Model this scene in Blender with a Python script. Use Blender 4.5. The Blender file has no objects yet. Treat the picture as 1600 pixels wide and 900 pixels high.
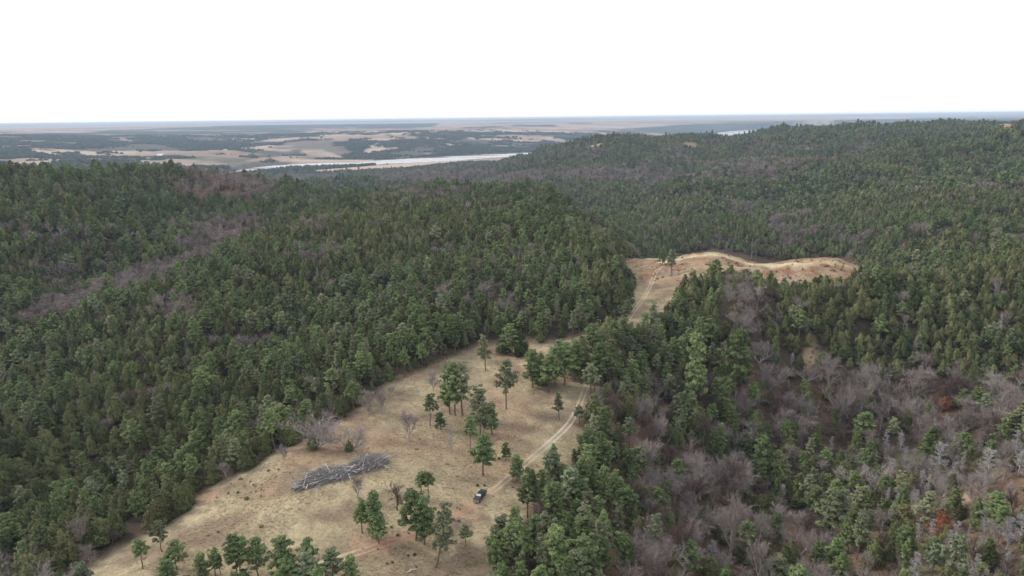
import bpy, math, random
import numpy as np
from mathutils import Vector, Matrix
random.seed(7)
RNG = np.random.default_rng(11)
SC = bpy.context.scene
COL = SC.collection
# ------------------------------------------------------------------ camera
FPX = 1600*24/36.0
PITCH, ROLL, CZ = math.radians(13.98), math.radians(0.66), 105.0
_f = np.array([0, math.cos(PITCH), -math.sin(PITCH)])
_u0 = np.array([0, math.sin(PITCH), math.cos(PITCH)]); _r0 = np.array([1.0, 0, 0])
CR = math.cos(ROLL)*_r0-math.sin(ROLL)*_u0
CU = math.sin(ROLL)*_r0+math.cos(ROLL)*_u0
cam = bpy.data.cameras.new('drone_camera'); camo = bpy.data.objects.new('drone_camera', cam); COL.objects.link(camo)
cam.lens = 24; cam.sensor_width = 36; cam.clip_start = 1; cam.clip_end = 200000
camo.matrix_world = Matrix(((CR[0], CU[0], -_f[0], 0), (CR[1], CU[1], -_f[1], 0), (CR[2], CU[2], -_f[2], CZ), (0, 0, 0, 1)))
SC.camera = camo
# ------------------------------------------------------------------ world, sun, exposure
SUN_EL, SUN_AZ = math.radians(31), math.radians(-66)     # azimuth from +Y towards +X (negative: from the left)
W = bpy.data.worlds.new('World'); SC.world = W; W.use_nodes = True
nt = W.node_tree; nt.nodes.clear()
sky = nt.nodes.new('ShaderNodeTexSky'); sky.sky_type = 'NISHITA'; sky.sun_disc = False
sky.sun_elevation = SUN_EL; sky.sun_rotation = SUN_AZ; sky.air_density = 1.0; sky.dust_density = 2.0
bg1 = nt.nodes.new('ShaderNodeBackground'); bg1.inputs[1].default_value = 0.12
nt.links.new(sky.outputs[0], bg1.inputs[0])
bg2 = nt.nodes.new('ShaderNodeBackground'); bg2.inputs[1].default_value = 0.72   # the thin high overcast
tc = nt.nodes.new('ShaderNodeTexCoord'); mp = nt.nodes.new('ShaderNodeMapping'); mp.inputs['Scale'].default_value = (1, 1, 5)
ns = nt.nodes.new('ShaderNodeTexNoise'); ns.inputs['Scale'].default_value = 1.6; ns.inputs['Detail'].default_value = 5
rp = nt.nodes.new('ShaderNodeValToRGB'); rp.color_ramp.elements[0].position = 0.35; rp.color_ramp.elements[1].position = 0.62
rp.color_ramp.elements[0].color = (0.965, 0.995, 1.01, 1); rp.color_ramp.elements[1].color = (1.02, 1.02, 1.03, 1)
nt.links.new(tc.outputs['Generated'], mp.inputs[0]); nt.links.new(mp.outputs[0], ns.inputs[0])
nt.links.new(ns.outputs['Fac'], rp.inputs[0]); nt.links.new(rp.outputs[0], bg2.inputs[0])
mx = nt.nodes.new('ShaderNodeMixShader'); mx.inputs[0].default_value = 0.86
wo = nt.nodes.new('ShaderNodeOutputWorld')
nt.links.new(bg1.outputs[0], mx.inputs[1]); nt.links.new(bg2.outputs[0], mx.inputs[2]); nt.links.new(mx.outputs[0], wo.inputs[0])
sl = bpy.data.lights.new('sun', 'SUN'); sl.energy = 1.5; sl.angle = math.radians(10); sl.color = (1, 0.95, 0.87)
so = bpy.data.objects.new('sun', sl); COL.objects.link(so)
sd = Vector((math.sin(SUN_AZ)*math.cos(SUN_EL), math.cos(SUN_AZ)*math.cos(SUN_EL), math.sin(SUN_EL)))
so.rotation_euler = sd.to_track_quat('Z', 'Y').to_euler()
SC.view_settings.view_transform = 'Standard'; SC.view_settings.look = 'None'
SC.view_settings.exposure = 0.74; SC.view_settings.gamma = 1
SC.render.engine = 'CYCLES'
SC.cycles.max_bounces = 5; SC.cycles.diffuse_bounces = 3; SC.cycles.glossy_bounces = 2; SC.cycles.transmission_bounces = 2
SC.cycles.volume_bounces = 0
try:
    SC.cycles.use_denoising = True; SC.cycles.denoiser = 'OPENIMAGEDENOISE'
except Exception: pass

# ------------------------------------------------------------------ helpers
def mesh_np(name, verts, faces, mats=(), mi=None, smooth=False):
    """verts (n,3); faces: array (m,k) of one size, or a list of such arrays"""
    me = bpy.data.meshes.new(name)
    fl = faces if isinstance(faces, list) else [faces]
    fl = [np.asarray(f, dtype=np.int32) for f in fl if len(f)]
    v = np.asarray(verts, dtype=np.float32)
    me.vertices.add(len(v)); me.vertices.foreach_set('co', v.ravel())
    idx = np.concatenate([f.ravel() for f in fl]); sz = np.concatenate([np.full(len(f), f.shape[1], np.int32) for f in fl])
    me.loops.add(len(idx)); me.loops.foreach_set('vertex_index', idx)
    me.polygons.add(len(sz)); me.polygons.foreach_set('loop_start', (np.cumsum(sz)-sz).astype(np.int32))
    for m in mats: me.materials.append(m)
    if mi is not None: me.polygons.foreach_set('material_index', np.asarray(mi, np.int32))
    if smooth: me.polygons.foreach_set('use_smooth', np.ones(len(sz), bool))
    me.update(calc_edges=True)
    return me
def link(name, data, parent=None, label=None, cat=None, group=None, kind=None):
    o = bpy.data.objects.new(name, data); COL.objects.link(o)
    if parent is not None: o.parent = parent
    if label: o['label'] = label
    if cat: o['category'] = cat
    if group: o['group'] = group
    if kind: o['kind'] = kind
    return o
def thing(name, loc, rz, label, cat, group=None):
    o = link(name, None, None, label, cat, group); o.location = loc; o.rotation_euler = (0, 0, rz); return o
def smooth01(x): x = np.clip(x, 0, 1); return x*x*(3-2*x)
def _hash(ix, iy, seed):
    n = (ix.astype(np.int64)*374761393+iy.astype(np.int64)*668265263+seed*974711) & 0x7fffffff
    n = ((n ^ (n >> 13))*1274126177) & 0x7fffffff
    return ((n ^ (n >> 16)) & 0xffff)/65535.0
def vnoise(x, y, seed=0):
    ix, iy = np.floor(x), np.floor(y); fx, fy = smooth01(x-ix), smooth01(y-iy)
    a, b, c, d = _hash(ix, iy, seed), _hash(ix+1, iy, seed), _hash(ix, iy+1, seed), _hash(ix+1, iy+1, seed)
    return (a*(1-fx)+b*fx)*(1-fy)+(c*(1-fx)+d*fx)*fy
def fbm(x, y, seed=0, o=4):
    s = 0; a = 0.5; t = 0
    for k in range(o):
        s = s+a*vnoise(x+17.3*k, y-9.1*k, seed+k); t += a; x = x*2.03+y*0.3; y = y*2.03-x*0.15; a *= 0.5
    return s/t
def rays(P):
    P = np.asarray(P, float).reshape(-1, 2)
    return _f[None]+CR[None]*((P[:, :1]-800)/FPX)+CU[None]*((450-P[:, 1:])/FPX)
def project(x, y, z):
    d = np.stack([x, y, z-CZ], -1); w = d@_f
    return 800+FPX*(d@CR)/w, 450-FPX*(d@CU)/w, w
def inpoly(x, y, poly):
    c = np.zeros(np.shape(x), bool); n = len(poly)
    for i in range(n):
        x1, y1 = poly[i]; x2, y2 = poly[(i+1) % n]
        if y1 == y2: continue
        t = ((y1 > y) != (y2 > y)) & (x < (x2-x1)*(y-y1)/(y2-y1)+x1); c ^= t
    return c

# ------------------------------------------------------------------ the lie of the land: distances read along sight lines
V = [(0,1100,145),(0,900,230),(0,780,285),(0,640,365),(0,560,440),(0,500,500),(0,420,560),(0,346,640),(0,308,710),(0,285,790),
(150,1050,140),(120,900,186),(150,780,265),(150,640,345),(150,560,410),(150,490,475),(150,420,570),(150,346,660),(150,308,740),(150,281,830),
(300,1050,128),(300,870,167),(300,790,200),(300,700,268),(300,640,310),(300,560,362),(300,500,410),(300,450,485),(300,410,600),(300,354,700),(300,318,780),(300,283,880),
(450,860,160),(450,715,205),(450,640,280),(450,560,355),(450,500,400),(450,440,455),(450,380,590),(450,334,730),(450,306,800),(450,290,860),
(600,1000,125),(600,840,155),(600,660,225),(600,590,268),(600,530,332),(600,450,430),(600,390,520),(600,340,640),(600,316,740),
(750,950,130),(750,780,172),(750,650,226),(750,560,288),(750,500,348),(750,430,440),(750,370,560),(750,330,660),(750,308,780),
(850,900,138),(850,780,172),(850,660,220),(850,600,256),(850,540,300),(850,480,352),(850,420,440),(850,360,570),(850,320,690),
(900,1000,120),(900,655,223),(930,600,257),(940,530,302),(985,495,336),(1005,460,378),(1015,432,412),(1060,412,440),(1085,400,460),(1112,392,468),(1140,399,460),(1170,409,447),(1215,410,446),(1250,407,452),(1300,405,458),(1335,415,450),
(980,412,455),(950,440,410),(1000,900,146),(1000,780,192),(1000,650,240),(1000,560,283),
(1150,900,176),(1150,780,225),(1150,660,278),(1150,560,312),(1150,480,355),(1200,434,405),(1300,440,405),
(1350,900,190),(1350,780,240),(1350,660,295),(1350,560,335),(1350,490,380),
(1500,900,195),(1500,780,235),(1500,660,298),(1500,560,350),(1500,490,400),(1500,440,450),(1440,450,430),
(1600,1000,150),(1600,900,190),(1600,780,230),(1600,660,292),(1600,560,358),(1600,480,425),(1600,440,480),
(1100,350,900),(1200,374,800),(1200,338,950),(1200,305,1120),(1200,272,1300),(1200,252,1720),(1200,235,1900),(1200,212,2150),
(1400,400,640),(1400,370,740),(1400,330,880),(1400,290,1080),(1400,250,1330),(1400,237,1430),(1400,229,1820),(1550,216,1600),(1550,214,1950),(1250,264,1300),(1250,254,1700),(1100,284,1250),(1300,300,1080),(1400,210,2100),(1400,201,2500),
(1600,400,620),(1600,360,760),(1600,310,980),(1600,255,1280),(1600,214,1650),(1600,211,2000),(1600,197,2600),
(1000,345,1000),(1000,310,1300),(1000,280,1600),(1000,250,1850),(1000,225,2100),(950,219,2150),
(850,295,1550),(850,265,1850),(850,249,2100),(1100,217,2180),(1100,250,1850),(1100,278,1500),
(700,292,1750),(700,274,2050),(640,285,1900),(550,288,1800),(760,265,2200),
(440,268,2730),(500,262,2870),(600,256,2980),(700,248,3250),(800,241,3540),
(560,245,3500),(560,220,4200),(640,235,3800),(700,235,3750),(700,216,4400),(800,222,4400),(900,215,5000),(800,208,5000),(600,203,6000),
(450,240,3600),(400,225,4300),(350,245,3300),(240,246,3300),(250,215,5000),(100,240,3400),(100,215,4800),(0,260,2700),(0,235,3500),(0,215,4600),(120,262,2500),(0,203,6500),(300,203,7000),
(1160,207,7300),(1080,208,7000),(1250,203,8000),(1000,208,6200)]
HH = [(1250,1490,-38),(1400,1620,-15),(1100,1380,-58),(1550,1780,10),(0,900,40),(0,1100,5),(0,1600,-40),(0,2200,-70),(150,950,38),(150,1200,0),(150,1700,-55),(300,980,30),(300,1250,-5),(300,1700,-65),(300,2400,-88),
(450,950,8),(450,1200,-35),(450,1700,-75),(450,2300,-90),(600,850,2),(600,1100,-35),(600,1500,-72),(600,2300,-85),(750,900,5),(750,1100,-35),(750,1400,-60),
(850,800,0),(850,1000,-45),(1000,600,-25),(1000,780,-45),(1100,540,-15),(1100,700,-55),(1200,520,-20),(1200,700,-62),(1300,520,-20),(1300,650,-55),(1400,520,-25),
(850,2500,-20),(850,2900,-88),(950,2500,-10),(950,3200,-88),(1100,2700,-10),(1100,3500,-88),(1100,5500,-90),(1250,2800,15),(1250,4000,-60),(1250,6000,-90),(1400,3200,35),(1400,4500,20),(1600,3500,40),(1600,6000,30),(1400,7000,15),
(760,2600,-85),(700,2600,-88)]
for px in (-250, 100, 400, 700, 900, 1100, 1300, 1500, 1850):
    HH += [(px, 11000, 12), (px, 20000, 16), (px, 46000, 18), (px, 60, -8)]
HH += [(-250, 200, -20), (-250, 400, -20), (-250, 800, 40), (-250, 2500, -40), (1850, 200, 0), (1850, 450, 5), (1850, 1200, 20), (1850, 2600, 80)]
cp = []
for px, py, D in V:
    d = rays([(px, py)])[0]; tn = -d[2]/math.hypot(d[0], d[1])
    if D > 2400 and px < 1300: D = D*(tn+0.0039)/tn
    cp.append((math.atan2(d[0], d[1]), math.log(D), CZ-tn*D))
for px, D, z in HH:
    d = rays([(px, 300)])[0]; cp.append((math.atan2(d[0], d[1]), math.log(D), z))
cp = np.array(cp); KA = 1.6
P = np.stack([cp[:, 0]*KA, cp[:, 1]], 1)
def _k(r2): return 0.5*r2*np.log(r2+1e-12)
def _solve():
    n = len(P); D2 = ((P[:, None]-P[None])**2).sum(-1)
    A = np.zeros((n+3, n+3)); A[:n, :n] = _k(D2)+np.eye(n)*4e-4; A[:n, n] = 1; A[:n, n+1:] = P; A[n, :n] = 1; A[n+1:, :n] = P.T
    return np.linalg.solve(A, np.concatenate([cp[:, 2], np.zeros(3)]))
_w = _solve()
def tps(az, lr):
    q = np.stack([az.ravel()*KA, lr.ravel()], 1); out = np.empty(len(q))
    for i in range(0, len(q), 30000):
        s = q[i:i+30000]; D2 = (s[:, :1]-P[None, :, 0])**2+(s[:, 1:]-P[None, :, 1])**2
        out[i:i+30000] = _k(D2)@_w[:-3]+_w[-3]+s@_w[-2:]
    return out.reshape(az.shape)
dense = np.radians(np.linspace(-49, 49, 640))
side = np.radians(np.arange(54, 180, 6.0))
AZ = np.concatenate([-side[::-1], dense, side]); AZ = np.concatenate([[-math.pi], AZ, [math.pi]])
RR = np.concatenate([np.geomspace(2, 58, 14), np.geomspace(60, 23000, 640)]); LR = np.log(RR)
GA, GL = np.meshgrid(AZ, LR)                    # rows: distance, columns: bearing
ga = np.clip(GA, -0.86, 0.86)
HG = tps(ga, np.maximum(GL, math.log(60)))
blend = smooth01((np.abs(GA)-0.9)/0.9)
HG = HG*(1-blend)+(-15.0)*blend
GX, GY = np.exp(GL)*np.sin(GA), np.exp(GL)*np.cos(GA)
far = smooth01((np.exp(GL)-9000)/4000)
HG = HG*(1-far)+(14+10*(fbm(GX/5000, GY/3000, 5)-0.5)*2+52*smooth01((np.exp(GL)-8000)/16000))*far
def sample(G, x, y):
    az = np.arctan2(x, y); lr = np.log(np.maximum(np.hypot(x, y), 2.01))
    c = np.clip(np.interp(az, AZ, np.arange(len(AZ))), 0, len(AZ)-1.001); r = np.clip(np.interp(lr, LR, np.arange(len(LR))), 0, len(LR)-1.001)
    ci, ri = c.astype(int), r.astype(int); fc, fr = c-ci, r-ri
    return (G[ri, ci]*(1-fc)+G[ri, ci+1]*fc)*(1-fr)+(G[ri+1, ci]*(1-fc)+G[ri+1, ci+1]*fc)*fr
def height(x, y): return sample(HG, np.asarray(x, float), np.asarray(y, float))
def cast(P):
    """where the sight lines through these picture points meet the ground (world x, y, z)"""
    d = rays(P); d = d/np.hypot(d[:, 0], d[:, 1])[:, None]
    ts = np.geomspace(70, 40000, 900); lo = np.full(len(d), ts[0]); hi = np.full(len(d), ts[-1]); done = np.zeros(len(d), bool)
    for a, b in zip(ts[:-1], ts[1:]):
        below = (CZ+d[:, 2]*b < height(d[:, 0]*b, d[:, 1]*b)) & ~done
        lo[below] = a; hi[below] = b; done |= below
    for _ in range(14):
        m = (lo+hi)/2; bl = CZ+d[:, 2]*m < height(d[:, 0]*m, d[:, 1]*m); hi = np.where(bl, m, hi); lo = np.where(bl, lo, m)
    t = (lo+hi)/2; x, y = d[:, 0]*t, d[:, 1]*t
    return np.stack([x, y, height(x, y)], 1)
def zone(P, z=None):
    """a ground polygon given by picture corners"""
    if z is not None:
        d = rays(P); t = (z-CZ)/np.minimum(d[:, 2], -1e-4); return d[:, :2]*t[:, None]
    return cast(P)[:, :2]
CLEAR = zone([(60,960),(120,900),(215,845),(290,800),(330,758),(400,728),(440,703),(470,690),(540,652),(600,606),(640,586),(690,565),(720,552),(750,535),(800,528),(850,535),(905,525),(940,512),
 (975,490),(990,440),(965,415),(1050,398),(1112,388),(1165,400),(1200,405),(1290,401),(1335,408),(1350,428),(1315,446),(1260,450),(1200,450),(1110,440),(1072,445),(1058,468),(1030,500),(1000,525),(970,548),(945,590),(932,640),(912,705),(872,750),(828,800),(792,850),(774,905),(755,980)])
RIVER = zone([(240,290),(395,262),(440,257.5),(500,254.5),(560,253.5),(600,250),(650,247.5),(700,244.5),(760,241.5),(800,239.5),(850,238),(950,228),(1050,217),(1100,210),(1150,204),(1220,200.6),(1300,199.5),
 (1300,202.5),(1200,206),(1140,212),(1050,221),(950,232),(850,242),(800,244.2),(760,247),(720,250),(680,252.5),(640,254.3),(600,256),(586,257.5),(500,258.8),(440,262),(410,267),(380,270),(240,300)], -89)
TAN = [zone(p) for p in (
 [(-200,194.5),(0,195),(400,191),(400,193.5),(330,198),(240,201),(170,204),(150,207),(60,209),(30,209),(-200,206)],
 [(470,207),(500,201),(640,201),(680,198),(690,190),(800,187.3),(1600,178.5),(1600,181),(1350,187),(1200,191),(1100,193),(1050,196),(1000,199.5),(935,202),(930,208),(800,208),(700,206),(640,212),(700,217),(690,219),(605,220),(525,221),(520,218),(470,218),(430,222),(410,224),(400,222),(425,214),(440,210),(500,207.5)],
 [(293,241),(350,233),(420,228),(435,230),(465,227),(470,232),(450,238),(410,240),(400,243),(380,248),(320,246)],
 [(400,248),(440,243),(470,237),(480,229),(500,235),(520,240),(540,246),(535,248),(500,246),(470,245),(430,249),(380,253)],
 [(570,233),(592,223),(600,231),(635,232),(600,236),(575,241),(568,237)],
 [(440,269),(500,266),(590,258.5),(640,255),(700,253),(760,249),(800,246),(840,243),(840,245),(765,252),(700,258),(650,263),(600,266),(525,273),(450,271)],
 [(172,237),(200,236),(230,236.5),(245,243),(236,246),(190,243)],
 [(-50,223),(0,224),(50,226),(55,230),(20,231),(-50,231)],
 [(-50,244),(0,245),(80,249),(160,250),(165,255),(60,262),(0,252),(-50,252)],
 [(115,236),(150,239.5),(150,241),(115,238)], [(60,238),(100,244),(90,246),(60,241)],
 [(166,211.5),(187,214),(216,225.5),(208,224.5),(183,216.5),(166,214)],
 [(780,211),(845,211),(898,222),(870,223),(800,219),(770,216)], [(905,218),(940,207),(952,211),(925,220)], [(1010,208),(1050,211),(1055,213),(1010,210)],
 [(340,220),(400,216),(400,218),(345,222)], [(693,226),(705,222),(720,228),(700,229)], [(785,214),(800,214),(800,220),(780,219)])]
DARKF = [zone(p) for p in ([(800,195.5),(868,194.8),(870,198),(800,198)], [(722,199.5),(785,197.2),(785,199.8),(722,201.2)], [(606,205.8),(670,206.3),(672,208),(612,207.4)],
 [(888,192),(925,191.3),(925,193.5),(888,193.8)], [(560,199),(636,198),(636,200.2),(562,200.8)], [(640,211),(700,211),(700,213),(645,213)], [(405,213),(470,207.5),(500,208),(480,212),(405,218)])]
SANDY = [zone(p) for p in ([(897,236),(925,229),(946,227),(940,234),(915,240),(900,240)], [(1255,556),(1268,545),(1278,556),(1266,572)], [(1425,450),(1455,448),(1480,450),(1490,456),(1440,457)],
 [(1400,452),(1420,455),(1400,458)], [(1440,803),(1490,790),(1520,796),(1490,806)], [(200,367),(222,361),(222,366),(204,371)], [(1180,299),(1200,295),(1198,301)], [(1440,223),(1448,221),(1447,230),(1440,230)],
 [(1565,195),(1575,193),(1577,198),(1565,198)], [(1070,230),(1085,229),(1085,233),(1070,233)], [(795,349),(812,352),(810,356),(795,353)])]
SANDY = [s if i < 1 else s.mean(0)+(s-s.mean(0))*1.5 for i, s in enumerate(SANDY)]
# ravines and slopes where the bare broadleaves stand
BARE = [zone(p) for p in ([(50,480),(130,455),(250,420),(330,350),(400,345),(440,362),(400,385),(300,435),(220,470),(120,520),(50,525)],
 [(265,290),(330,282),(430,292),(400,312),(320,315),(270,305)], [(355,360),(420,350),(425,385),(370,395)])]
FLOOD = zone([(430,274),(560,278),(640,276),(760,272),(900,272),(1010,276),(1010,288),(900,294),(760,296),(600,294),(500,290),(430,286)])
BAREW = [zone(p) for p in ([(1110,560),(1180,520),(1260,575),(1330,560),(1450,580),(1570,600),(1600,640),(1600,690),(1450,680),(1330,690),(1190,680),(1130,640)],
 [(960,790),(1010,720),(1080,690),(1130,740),(1190,760),(1230,900),(1240,960),(900,960),(950,860)], [(940,620),(1000,590),(1030,640),(1000,760),(930,760),(930,680)],
 [(1150,330),(1160,320),(1400,385),(1500,392),(1500,405),(1300,395),(1150,345)], [(1000,285),(1180,262),(1250,275),(1100,295),(1000,300)], [(1160,455),(1200,470),(1210,560),(1160,560),(1130,500)])]
DEADZ = zone([(1370,690),(1480,655),(1640,640),(1640,940),(1400,940),(1380,800)])
SPARSE = zone([(930,600),(1120,540),(1230,490),(1300,560),(1700,590),(1700,980),(880,980),(900,800)])

def gmask(poly): return inpoly(GX, GY, poly).astype(float)
def blur(M, n, it=2):
    for _ in range(it):
        for ax in (0, 1):
            pad = [(0, 0), (0, 0)]; pad[ax] = (n+1, n)
            c = np.cumsum(np.pad(M, pad, mode='edge'), axis=ax)
            M = (np.take(c, np.arange(2*n+1, c.shape[ax]), ax)-np.take(c, np.arange(0, c.shape[ax]-2*n-1), ax))/(2*n+1)
    return M
mClear = gmask(CLEAR); mRiver = gmask(RIVER)
mTan = np.clip(sum(gmask(z) for z in TAN), 0, 1)*(1-np.clip(sum(gmask(z) for z in DARKF), 0, 1))
mTan = np.maximum(mTan, ((fbm(GX/520+7, GY/300, 47, 4) > .615) & (np.exp(GL) > 2900) & (np.exp(GL) < 9500) & (GX < 1500) & (mRiver < 1))*1.0*(1-np.clip(sum(gmask(z) for z in DARKF), 0, 1)))
dr_ = np.abs(2*fbm(GX/650+3, GY/420, 48, 4)-1); mTan = mTan*~((dr_ < .035+.05*fbm(GX/300, GY/300, 49, 2)) & (np.exp(GL) < 9000) & (HG > -80)); dr_ = np.abs(2*fbm(GX/240+9, GY/170, 50, 3)-1); mTan = mTan*~((dr_ < .035) & (np.exp(GL) < 6500) & (HG > -80))
mSand = np.clip(sum(gmask(z) for z in SANDY), 0, 1)
mBare = np.clip(sum(gmask(z) for z in BARE)+0.8*sum(gmask(z) for z in BAREW)+gmask(FLOOD), 0, 1)
mDead = gmask(DEADZ); mSparse = gmask(SPARSE)
# gullies and knolls under the forest
R2 = np.exp(GL)
keep = np.clip(blur(mClear, 9)*2.2, 0, 1)
amp = np.where(R2 < 900, 12.0, 12.0+6.0*smooth01((R2-900)/700))*(1-keep)*smooth01((R2-120)/120)*(1-smooth01((R2-9000)/4000)*0.6)
amp = amp*(1-0.8*smooth01((-72-HG)/12))*(1-.55*smooth01((R2-2700)/500))
g = 1-np.abs(2*fbm(GX/230, GY/230, 3, 3)-1)*2
g2 = 1-np.abs(2*fbm(GX/75, GY/75, 8, 2)-1)*2
HG = HG+amp*(g-0.35)*1.1+np.where(R2 < 2500, amp*0.45, amp*0.2)*(g2-0.4)
g3 = 1-np.abs(2*fbm(GX/560, GY/560, 13, 2)-1)*2
HG = HG+amp*(g3-.4)*smooth01((R2-1000)/500)*1.3*(1-smooth01((R2-1700)/400)*.7)+amp*(g3-.4)*.6*smooth01((R2-320)/120)*(1-smooth01((R2-1000)/500))
bl_ = smooth01((R2-385)/25)*(R2 < 520)*(GX > 75)*mClear
HG = HG+bl_*(4.4*(fbm(GX/11, GY/11, 23, 3)-.5)+1.6*(fbm(GX/30, GY/30, 24, 2)-.5))
HG = HG+0.25*(fbm(GX/9, GY/9, 21, 3)-0.5)*(R2 < 600)+1.0*(fbm(GX/28, GY/28, 22, 2)-0.5)*(R2 < 600)
flood = (R2 > 2350) & (R2 < 9500) & (HG < -84)
HG = np.where(flood, np.maximum(HG, -88.4), HG)
mRw = blur(mRiver, 1, 1)
HG = np.where(mRiver > 0, -91.0, np.where((mRw > 0) & (R2 < 9500), np.clip(HG, -88.4, -87.5), HG))

# ------------------------------------------------------------------ materials
def NT(name):
    m = bpy.data.materials.new(name); m.use_nodes = True; t = m.node_tree; b = t.nodes['Principled BSDF']; return m, t, b
def setspec(b, rough, spec=0.2):
    b.inputs['Roughness'].default_value = rough; b.inputs['Specular IOR Level'].default_value = spec
def mixc(t, fac, a, b, blend='MIX'):
    n = t.nodes.new('ShaderNodeMix'); n.data_type = 'RGBA'; n.blend_type = blend
    for s, v in ((n.inputs[0], fac), (n.inputs[6], a), (n.inputs[7], b)):
        if hasattr(v, 'links'): t.links.new(v, s)
        else: s.default_value = v if isinstance(v, (int, float)) else (*v[:3], 1)
    return n.outputs[2]
def noise(t, vec, scale, detail=4, rough=0.55):
    n = t.nodes.new('ShaderNodeTexNoise'); n.inputs['Scale'].default_value = scale; n.inputs['Detail'].default_value = detail; n.inputs['Roughness'].default_value = rough
    t.links.new(vec, n.inputs['Vector']); return n.outputs['Fac']
def ramp(t, v, lo, hi):
    n = t.nodes.new('ShaderNodeMapRange'); n.inputs[1].default_value = lo; n.inputs[2].default_value = hi; t.links.new(v, n.inputs[0]); return n.outputs[0]
def math2(t, op, a, b):
    n = t.nodes.new('ShaderNodeMath'); n.operation = op
    for s, v in ((n.inputs[0], a), (n.inputs[1], b)):
        if hasattr(v, 'links'): t.links.new(v, s)
        else: s.default_value = v
    return n.outputs[0]
def plain(name, c, rough=0.6, spec=0.3, metal=0.0, nscale=3.0, var=0.15):
    m, t, b = NT(name); setspec(b, rough, spec); b.inputs['Metallic'].default_value = metal
    tcn = t.nodes.new('ShaderNodeTexCoord'); f = noise(t, tcn.outputs['Object'], nscale, 3)
    t.links.new(mixc(t, f, tuple(x*(1-var) for x in c), tuple(min(1, x*(1+var)) for x in c)), b.inputs['Base Color']); return m
def foliage(name, a, b_, c_, rough=0.75):
    """a: usual colour, b_: the other end of the tree-to-tree spread, c_: young tips"""
    m, t, b = NT(name); setspec(b, rough, 0.15)
    oi = t.nodes.new('ShaderNodeObjectInfo'); tcn = t.nodes.new('ShaderNodeTexCoord'); geo = t.nodes.new('ShaderNodeNewGeometry')
    r1 = ramp(t, oi.outputs['Random'], 0.0, 1.0)
    base = mixc(t, r1, a, b_)
    stand = ramp(t, noise(t, geo.outputs['Position'], 0.012, 3), 0.35, 0.65)      # stands of slightly different growth
    base = mixc(t, math2(t, 'MULTIPLY', stand, 0.5), base, tuple(x*k for x, k in zip(b_, (1.08, 1.10, 0.85))))
    f = ramp(t, noise(t, tcn.outputs['Object'], 1.3, 3), 0.42, 0.7)
    base = mixc(t, math2(t, 'MULTIPLY', f, 0.7), base, c_)
    rr = math2(t, 'FRACT', math2(t, 'MULTIPLY', oi.outputs['Random'], 37.7), 0)
    hv = t.nodes.new('ShaderNodeHueSaturation'); t.links.new(base, hv.inputs['Color'])
    t.links.new(math2(t, 'ADD', math2(t, 'MULTIPLY', rr, 0.85), 0.68), hv.inputs['Value'])
    t.links.new(hv.outputs[0], b.inputs['Base Color'])
    return m
def woody(name, a, b_, rough=0.8):
    m, t, b = NT(name); setspec(b, rough, 0.15)
    oi = t.nodes.new('ShaderNodeObjectInfo'); tcn = t.nodes.new('ShaderNodeTexCoord')
    base = mixc(t, oi.outputs['Random'], a, b_)
    f = noise(t, tcn.outputs['Object'], 2.0, 3)
    hv = t.nodes.new('ShaderNodeHueSaturation'); t.links.new(base, hv.inputs['Color'])
    t.links.new(math2(t, 'ADD', math2(t, 'MULTIPLY', f, 0.6), 0.7), hv.inputs['Value']); t.links.new(hv.outputs[0], b.inputs['Base Color'])
    return m
M = {}
M['cedar_green'] = foliage('cedar_green', (0.050, 0.074, 0.031), (0.105, 0.112, 0.046), (0.135, 0.155, 0.065))
M['cedar_olive'] = foliage('cedar_olive', (0.084, 0.095, 0.040), (0.108, 0.102, 0.047), (0.155, 0.157, 0.066))
M['cedar_rust'] = foliage('cedar_rust', (0.20, 0.075, 0.04), (0.17, 0.07, 0.04), (0.26, 0.11, 0.055))
M['pine_green'] = foliage('pine_green', (0.082, 0.128, 0.050), (0.130, 0.165, 0.070), (0.21, 0.24, 0.10))
M['pine_pale'] = foliage('pine_pale', (0.125, 0.158, 0.095), (0.17, 0.175, 0.10), (0.22, 0.235, 0.13))
M['far_wood'] = foliage('far_wood', (0.045, 0.064, 0.042), (0.07, 0.072, 0.05), (0.09, 0.09, 0.06))
M['pine_bark'] = woody('pine_bark', (0.16, 0.11, 0.085), (0.22, 0.17, 0.13))
M['bare_bark'] = woody('bare_bark', (0.30, 0.265, 0.25), (0.44, 0.405, 0.385))
M['bare_dark'] = woody('bare_dark', (0.10, 0.075, 0.07), (0.15, 0.115, 0.105))
M['bare_pale'] = woody('bare_pale', (0.34, 0.29, 0.26), (0.42, 0.37, 0.34))
M['dead_wood'] = woody('dead_wood', (0.30, 0.285, 0.30), (0.46, 0.43, 0.43))
M['twig_mauve'] = woody('twig_mauve', (0.26, 0.20, 0.185), (0.36, 0.30, 0.28)); M['twig_brown'] = woody('twig_brown', (0.14, 0.10, 0.085), (0.18, 0.125, 0.105))
M['log_wood'] = woody('log_wood', (0.29, 0.27, 0.27), (0.60, 0.56, 0.56)); M['stick_wood'] = woody('stick_wood', (0.20, 0.175, 0.165), (0.34, 0.31, 0.30))
M['log_pale'] = woody('log_pale', (0.62, 0.58, 0.55), (0.70, 0.66, 0.62))

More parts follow.
